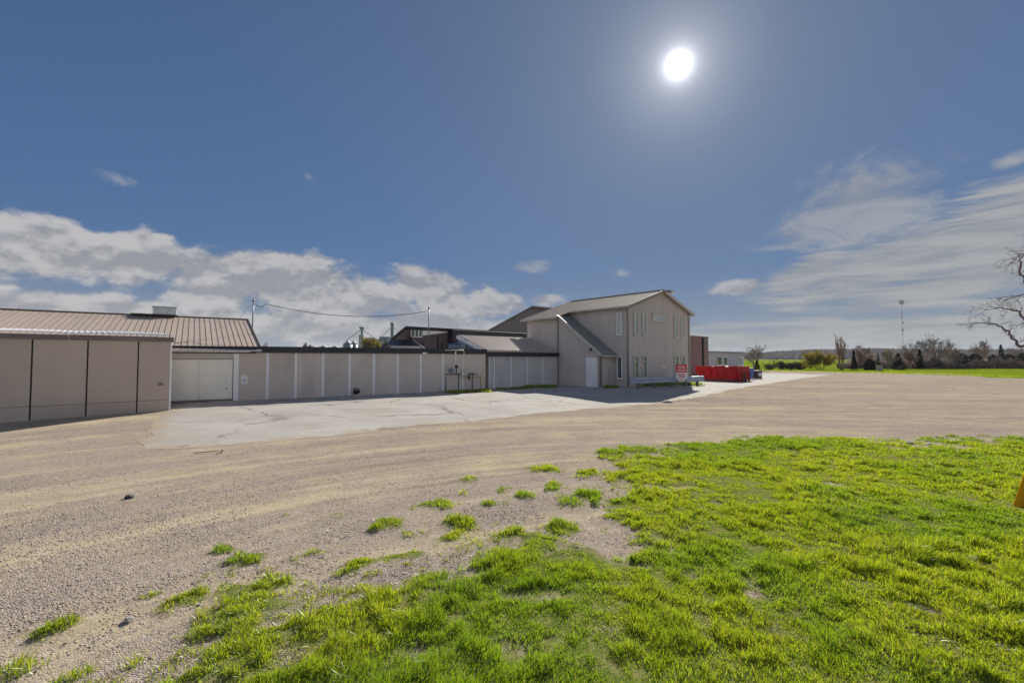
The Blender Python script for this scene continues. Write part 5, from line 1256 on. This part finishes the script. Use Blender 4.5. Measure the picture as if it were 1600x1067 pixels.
# ------------------------------------------------------------------ small things in the lot
def small_things():
    def rock(px, py, size, m, label, seed, name='rock', squash=.7):
        c = gp(px, py); c.z += float(relief(np.array(c.x), np.array(c.y))); bm = bmesh.new(); bmesh.ops.create_icosphere(bm, subdivisions=2, radius=size); rnd = random.Random(seed)
        for v in bm.verts: v.co *= rnd.uniform(.75, 1.15); v.co.z *= squash; v.co.x *= 1.3
        me = bpy.data.meshes.new(name); bm.to_mesh(me); bm.free(); me.materials.append(m); o = bpy.data.objects.new(name, me); COL.objects.link(o); o.location = c + Vector((0, 0, size * squash * .6)); o.rotation_euler = (0, 0, rnd.uniform(0, 6)); tag(o, label, 'rock')
    rock(201, 779, .05, DARKSTONE, 'black lump lying alone on the sandy wheel track', 1)
    rock(201, 970, .035, STONE, 'rounded grey pebble casting a shadow on the gravel in the lower left', 2)
    rock(1450, 696, .06, STONE, 'grey stone in the bare patch at the far edge of the grass', 3); rock(1422, 695, .075, STONE, 'larger grey stone left of another in the bare patch of grass', 4)
    A, B = gp(303, 709), gp(349, 704)
    o = MB().bar(A + Vector((0, 0, .03)), B + Vector((0, 0, .02)), .045, .02).build('timber', PLANK, None, bevel=.004); tag(o, 'pale length of timber lying at the edge of the pavement', 'timber')
    c = gp(349, 708); o = MB().bar(c + Vector((-.05, 0, .0)), c + Vector((-.02, .02, .10)), .07, .035).build('timber', PLANK, None, bevel=.004); tag(o, 'short pale timber stub standing at the end of the fallen length', 'timber')
    # blocks in the far grass
    for px, py, hw, top, lab in ((1374, 579.5, 5, 570.5, 'grey stone block in the grass at the far edge of the lot'), (1406.5, 578, 4.5, 572, 'dark low stone block in the grass in front of the evergreen')):
        c = gp(px, py); w = hw / FPX * c.y; h = zat(c, top) - c.z; rnd = random.Random(px); bm = bmesh.new(); bmesh.ops.create_cube(bm, size=1); bmesh.ops.subdivide_edges(bm, edges=bm.edges[:], cuts=3, use_grid_fill=True)
        for v in bm.verts: v.co = Vector((v.co.x * w * 1.5 * rnd.uniform(.93, 1.05), v.co.y * w * .8 * rnd.uniform(.93, 1.05), (v.co.z + .5) * h * rnd.uniform(.95, 1.04)))
        me = bpy.data.meshes.new('stone_block'); bm.to_mesh(me); bm.free(); me.materials.append(STONE if hw == 5 else DARKSTONE); o = bpy.data.objects.new('stone_block', me); COL.objects.link(o); o.location = c; tag(o, lab, 'stone block')
    # yellow guard on the guy wire of a pole outside the frame
    g = gp(1590, 797); d = Vector((.40, .05, .9)).normalized(); t = thing('guy_wire', 'slanting yellow guy wire guard in the grass at the right edge', 'guy wire', g)
    m = MB(); s = Vector((0, 0, 0)); side = d.cross(Vector((0, 1, 0))).normalized(); fr = d.cross(side).normalized(); L = 2.3; n = 9
    vs = []
    for h in (-.15, L):
        for k in range(n):
            a = math.pi * (-.15 + 1.3 * k / (n - 1)); vs.append(d * h + (side * math.cos(a) + fr * math.sin(a)) * .062)
    m.add(vs, [(k, k + 1, n + k + 1, n + k) for k in range(n - 1)]); o = m.build('guard', YELLOW, t, True); md = o.modifiers.new('thickness', 'SOLIDIFY'); md.thickness = .006
    top = Vector((3.6, .45, 8.1)); MB().tube([-d * .3, top], .008, 6).build('wire', STEEL, t)
    pb = g + Vector((3.62, .45, 0)); t = thing('utility_pole', 'timber utility pole outside the right edge holding the guy wire', 'pole', pb)
    MB().tube([(0, 0, -.3), (0, 0, 4), (0, 0, 8.8)], [.16, .14, .11], 12).build('shaft', WOOD, t, True)
small_things()

# ------------------------------------------------------------------ grass blades, weeds and loose gravel
def attr_mat(name, trans, rough):
    m = bpy.data.materials.new(name); m.use_nodes = True; T = NT(m.node_tree); T.n.remove(T.n['Principled BSDF']); out = T.n['Material Output']
    a = T.new('ShaderNodeAttribute', attribute_name='tint'); c = a.outputs['Color']
    if trans:
        d = T.new('ShaderNodeBsdfDiffuse'); tr = T.new('ShaderNodeBsdfTranslucent'); gl = T.new('ShaderNodeBsdfGlossy'); mx, m2 = T.new('ShaderNodeMixShader'), T.new('ShaderNodeMixShader')
        T.l.new(c, d.inputs[0]); T.l.new(T.mix(1.0, c, (1.15, 1.12, .6), 'MULTIPLY'), tr.inputs[0]); mx.inputs[0].default_value = trans
        T.l.new(d.outputs[0], mx.inputs[1]); T.l.new(tr.outputs[0], mx.inputs[2]); gl.inputs['Roughness'].default_value = .38; gl.inputs[0].default_value = (.8, .85, .8, 1)
        m2.inputs[0].default_value = .05; T.l.new(mx.outputs[0], m2.inputs[1]); T.l.new(gl.outputs[0], m2.inputs[2]); T.l.new(m2.outputs[0], out.inputs[0])
    else:
        b = T.new('ShaderNodeBsdfPrincipled'); T.l.new(c, b.inputs['Base Color']); b.inputs['Roughness'].default_value = rough; b.inputs['Specular IOR Level'].default_value = .2; T.l.new(b.outputs[0], out.inputs[0])
    return m
def blades(name, x, y, h, w, tint, rng, lean=.5, base=None):
    N = len(x); z = gz(x, y) + relief(x, y) - .01 + (0 if base is None else base)
    yaw = rng.uniform(0, 2 * np.pi, N); la = fbm(x * 1.4, y * 1.4, 31, 2) * 9.0 + rng.normal(0, 1.5, N); ln = np.abs(rng.normal(lean, .28, N))
    lx, ly = np.cos(la) * ln, np.sin(la) * ln; wx, wy = np.cos(yaw) * w / 2, np.sin(yaw) * w / 2
    P = np.stack([x, y, z], 1)
    def lvl(t, ww): 
        c = P + np.stack([lx * h * t ** 1.8, ly * h * t ** 1.8, h * t * (1 - .28 * ln * t)], 1); o = np.stack([wx * ww, wy * ww, np.zeros(N)], 1); return c - o, c + o
    a0, a1 = lvl(0, 1.0); b0, b1 = lvl(.5, .85); c0, _ = lvl(1.0, .0)
    V = np.stack([a0, a1, b0, b1, c0], 1).reshape(-1, 3)
    F = (np.array([[0, 1, 3], [0, 3, 2], [2, 3, 4]])[None] + 5 * np.arange(N)[:, None, None]).reshape(-1, 3)
    o = np_mesh(name, V, F, GRASSM); attr(o.data, 'tint', 'FLOAT_COLOR', np.repeat(np.concatenate([tint, np.ones((N, 1))], 1), 5, 0)); return tag(o, kind='stuff')
GRASSM = attr_mat('grass_blades', .66, .6)
STONEM = attr_mat('loose_stones', 0, .9)
def tints(x, y, rng, dry=.06):
    N = len(x); g = np.array([.20, .33, .02]); yl = np.array([.37, .44, .024]); dk = np.array([.07, .14, .018]); st = np.array([.42, .34, .18])
    n = fbm(x * .8, y * .8, 41, 4)[:, None]; r = rng.random((N, 1)); k = np.clip(sstep(.35, .65, n) * .75 + r * .35, 0, 1)
    c = g * (1 - k) + yl * k; c = np.where(rng.random((N, 1)) < .13, dk, c); c = np.where(rng.random((N, 1)) < dry, st * rng.uniform(.6, 1.1, (N, 1)), c)
    return c * rng.uniform(.75, 1.25, (N, 1))
def grass():
    rng = np.random.default_rng(7); X, Y = [], []
    for (y0, y1, dens) in ((1.2, 3.2, 14000), (3.2, 5, 12500), (5, 7, 8500), (7, 9.5, 6000), (9.5, 14, 3400)):
        x0, x1 = max(-7, -1.15 * y1 - .8), 1.16 * y1 + 1.6; n = int((x1 - x0) * (y1 - y0) * dens)
        x, y = rng.uniform(x0, x1, n), rng.uniform(y0, y1, n)
        ok = (x < 1.16 * y + 1.4) & (x > -1.15 * y - .8); x, y = x[ok], y[ok]
        # gather into tufts
        d = grass_density(x, y); tu = .62 + .38 * sstep(.40, .62, vnoise(x * 9, y * 9, 51) * .6 + vnoise(x * 4, y * 4, 52) * .4)
        ok = rng.random(len(x)) < d * tu; X.append(x[ok]); Y.append(y[ok])
    x, y = np.concatenate(X), np.concatenate(Y); d = grass_density(x, y); dist = np.hypot(x, y)
    hn = fbm(x * 1.5, y * 1.5, 61, 4); h = (.024 + .075 * sstep(.3, .75, fbm(x * 5, y * 5, 62, 3) * .5 + hn * .5)) * rng.uniform(.6, 1.35, len(x)) * (.62 + .38 * d)
    h *= 1 + .7 * sstep(2, 6, x) * sstep(7, 3, y)
    w = (.0024 + .0008 * dist) * rng.uniform(.7, 1.4, len(x))
    h *= .66 + .62 * sstep(.40, .68, vnoise(x * 9, y * 9, 51) * .6 + vnoise(x * 4, y * 4, 52) * .4)
    m_ = 9000; ys = rng.uniform(2.2, 10.5, m_); xs = rng.uniform(-1.1, .45, m_) * ys; sd = polysd(GRASS_MAIN, xs, ys)
    ok = (rng.random(m_) < .85 * sstep(-2.2, .1, sd) ** 2 * sstep(.45, .6, fbm(xs * 3, ys * 3, 91, 3))) & (sd < .3); xs, ys = xs[ok], ys[ok]; k_ = len(xs)
    x, y, d = np.concatenate([x, xs]), np.concatenate([y, ys]), np.concatenate([d, np.zeros(k_)])
    h, w = np.concatenate([h, rng.uniform(.012, .045, k_)]), np.concatenate([w, (.0024 + .0008 * np.hypot(xs, ys)) * rng.uniform(.7, 1.3, k_)])
    blades('grass', x, y, h, w, tints(x, y, rng), rng, .55, .05 * d)
    # weeds at the foot of the buildings
    X, Y = [], []
    def strip(a, b, wd, n):
        a, b = Vector(a[:2]), Vector(b[:2]); t = rng.random(n); nn = Vector((-(b - a).y, (b - a).x)).normalized(); k = rng.normal(0, wd, n)
        x, y = a.x + (b.x - a.x) * t + nn.x * k, a.y + (b.y - a.y) * t + nn.y * k; ok = vnoise(x * 2.5, y * 2.5, 71) > .42; X.append(x[ok]); Y.append(y[ok])
    strip(gp(692, 615), gp(762, 612), .22, 3500); strip(gp(762, 610), gp(830, 607), .12, 900); strip(gp(822, 605.5), gp(868, 605), .35, 2600); strip(gp(945, 606), gp(985, 607), .2, 2600); strip(gp(990, 604.5), gp(1066, 600.5), .28, 6000)
    strip(gp(1072, 602), gp(1088, 601), .3, 2500); strip(gp(1400, 583.5), gp(1600, 590), .8, 5000); strip(gp(1190, 579), gp(1400, 583), .9, 5000)
    x, y = np.concatenate(X), np.concatenate(Y)
    blades('weeds', x, y, rng.uniform(.08, .26, len(x)), rng.uniform(.02, .05, len(x)), tints(x, y, rng, .1), rng, .4)
    # dead thatch lying in the thin grass
    n = 26000; y = rng.uniform(2.2, 10, n); x = rng.uniform(-.9, 1.15, n) * y; d = grass_density(x, y); ok = (d > .12) & (d < .75) & (rng.random(n) < .8); x, y = x[ok], y[ok]
    c = np.array([.34, .25, .15]) * rng.uniform(.45, 1.1, (len(x), 1)); 
    for px, py, rx, ry, nn in ((1510, 985, 70, 26, 1500), (1565, 905, 45, 22, 1100), (1200, 1000, 40, 18, 500), (1440, 1010, 50, 18, 700), (1235, 930, 30, 12, 350), (960, 1000, 36, 14, 400), (1330, 890, 30, 10, 300)):
        g0 = gp(px, py); a_ = (gp(px + rx, py) - g0).length; b_ = (gp(px, py - ry) - g0).length
        x = np.concatenate([x, g0.x + rng.normal(0, a_ * .5, nn)]); y = np.concatenate([y, g0.y + rng.normal(0, b_ * .5, nn)]); c = np.concatenate([c, np.array([.38, .30, .20]) * rng.uniform(.4, 1.1, (nn, 1))])
    blades('dry_thatch', x, y, rng.uniform(.03, .08, len(x)), rng.uniform(.004, .008, len(x)) + .0006 * y, c, rng, 1.6, .03 * grass_density(x, y))
grass()
def gravel():
    rng = np.random.default_rng(9); n = 260000
    y = 2.0 + 7.5 * rng.random(n) ** 1.5; x = rng.uniform(-1.25, 1.2, n) * y
    d = grass_density(x, y); r, s = flow(x, y)
    st = sstep(.42, .62, fbm(x * .9, y * .9, 81, 4) * .6 + (1 - fbm(r * 1.3, s * .06, 82, 3)) * .4 + .10 * sstep(7, 3, y)) * (1 - sstep(.05, .5, d)) + .03 * (1 - sstep(.1, .4, d))
    ok = rng.random(n) < st * sstep(9.5, 4, y); x, y = x[ok], y[ok]; n = len(x)
    size = (.0022 + .0075 * rng.random(n) ** 3.5) * (1 + .05 * y)
    V0 = np.array([[1, 0, 0], [-1, 0, 0], [0, 1, 0], [0, -1, 0], [0, 0, 1], [0, 0, -1]], float); F0 = np.array([[0, 2, 4], [2, 1, 4], [1, 3, 4], [3, 0, 4], [2, 0, 5], [1, 2, 5], [3, 1, 5], [0, 3, 5]])
    V = V0[None] * size[:, None, None] * rng.uniform(.6, 1.3, (n, 6, 1)); V[:, :, 2] *= .65
    a = rng.uniform(0, 6.28, n); ca, sa = np.cos(a)[:, None], np.sin(a)[:, None]; vx = V[:, :, 0] * ca - V[:, :, 1] * sa; vy = V[:, :, 0] * sa + V[:, :, 1] * ca
    z = gz(x, y) + relief(x, y) + size * .25 + .05 * grass_density(x, y)
    V = np.stack([vx * 1.25 + x[:, None], vy + y[:, None], V[:, :, 2] + z[:, None]], 2).reshape(-1, 3)
    o = np_mesh('gravel', V, (F0[None] + 6 * np.arange(n)[:, None, None]).reshape(-1, 3), STONEM)
    c = np.array([.47, .39, .35]) * rng.uniform(.5, 1.3, (n, 1)) * (1 + rng.normal(0, .05, (n, 3))); attr(o.data, 'tint', 'FLOAT_COLOR', np.repeat(np.concatenate([c, np.ones((n, 1))], 1), 6, 0))
    tag(o, kind='stuff')
gravel()

# ------------------------------------------------------------------ air
def haze():
    m = bpy.data.materials.new('air'); m.use_nodes = True; T = NT(m.node_tree); T.n.remove(T.n['Principled BSDF'])
    v = T.new('ShaderNodeVolumePrincipled'); v.inputs['Color'].default_value = (0.80, 0.86, 0.95, 1); v.inputs['Density'].default_value = 0.00016; v.inputs['Anisotropy'].default_value = 0.0
    T.l.new(v.outputs[0], T.n['Material Output'].inputs['Volume'])
    o = MB().box(-4000, 4000, -1000, 4400, -1.6, 95).build('haze', m); tag(o, kind='stuff')
haze()
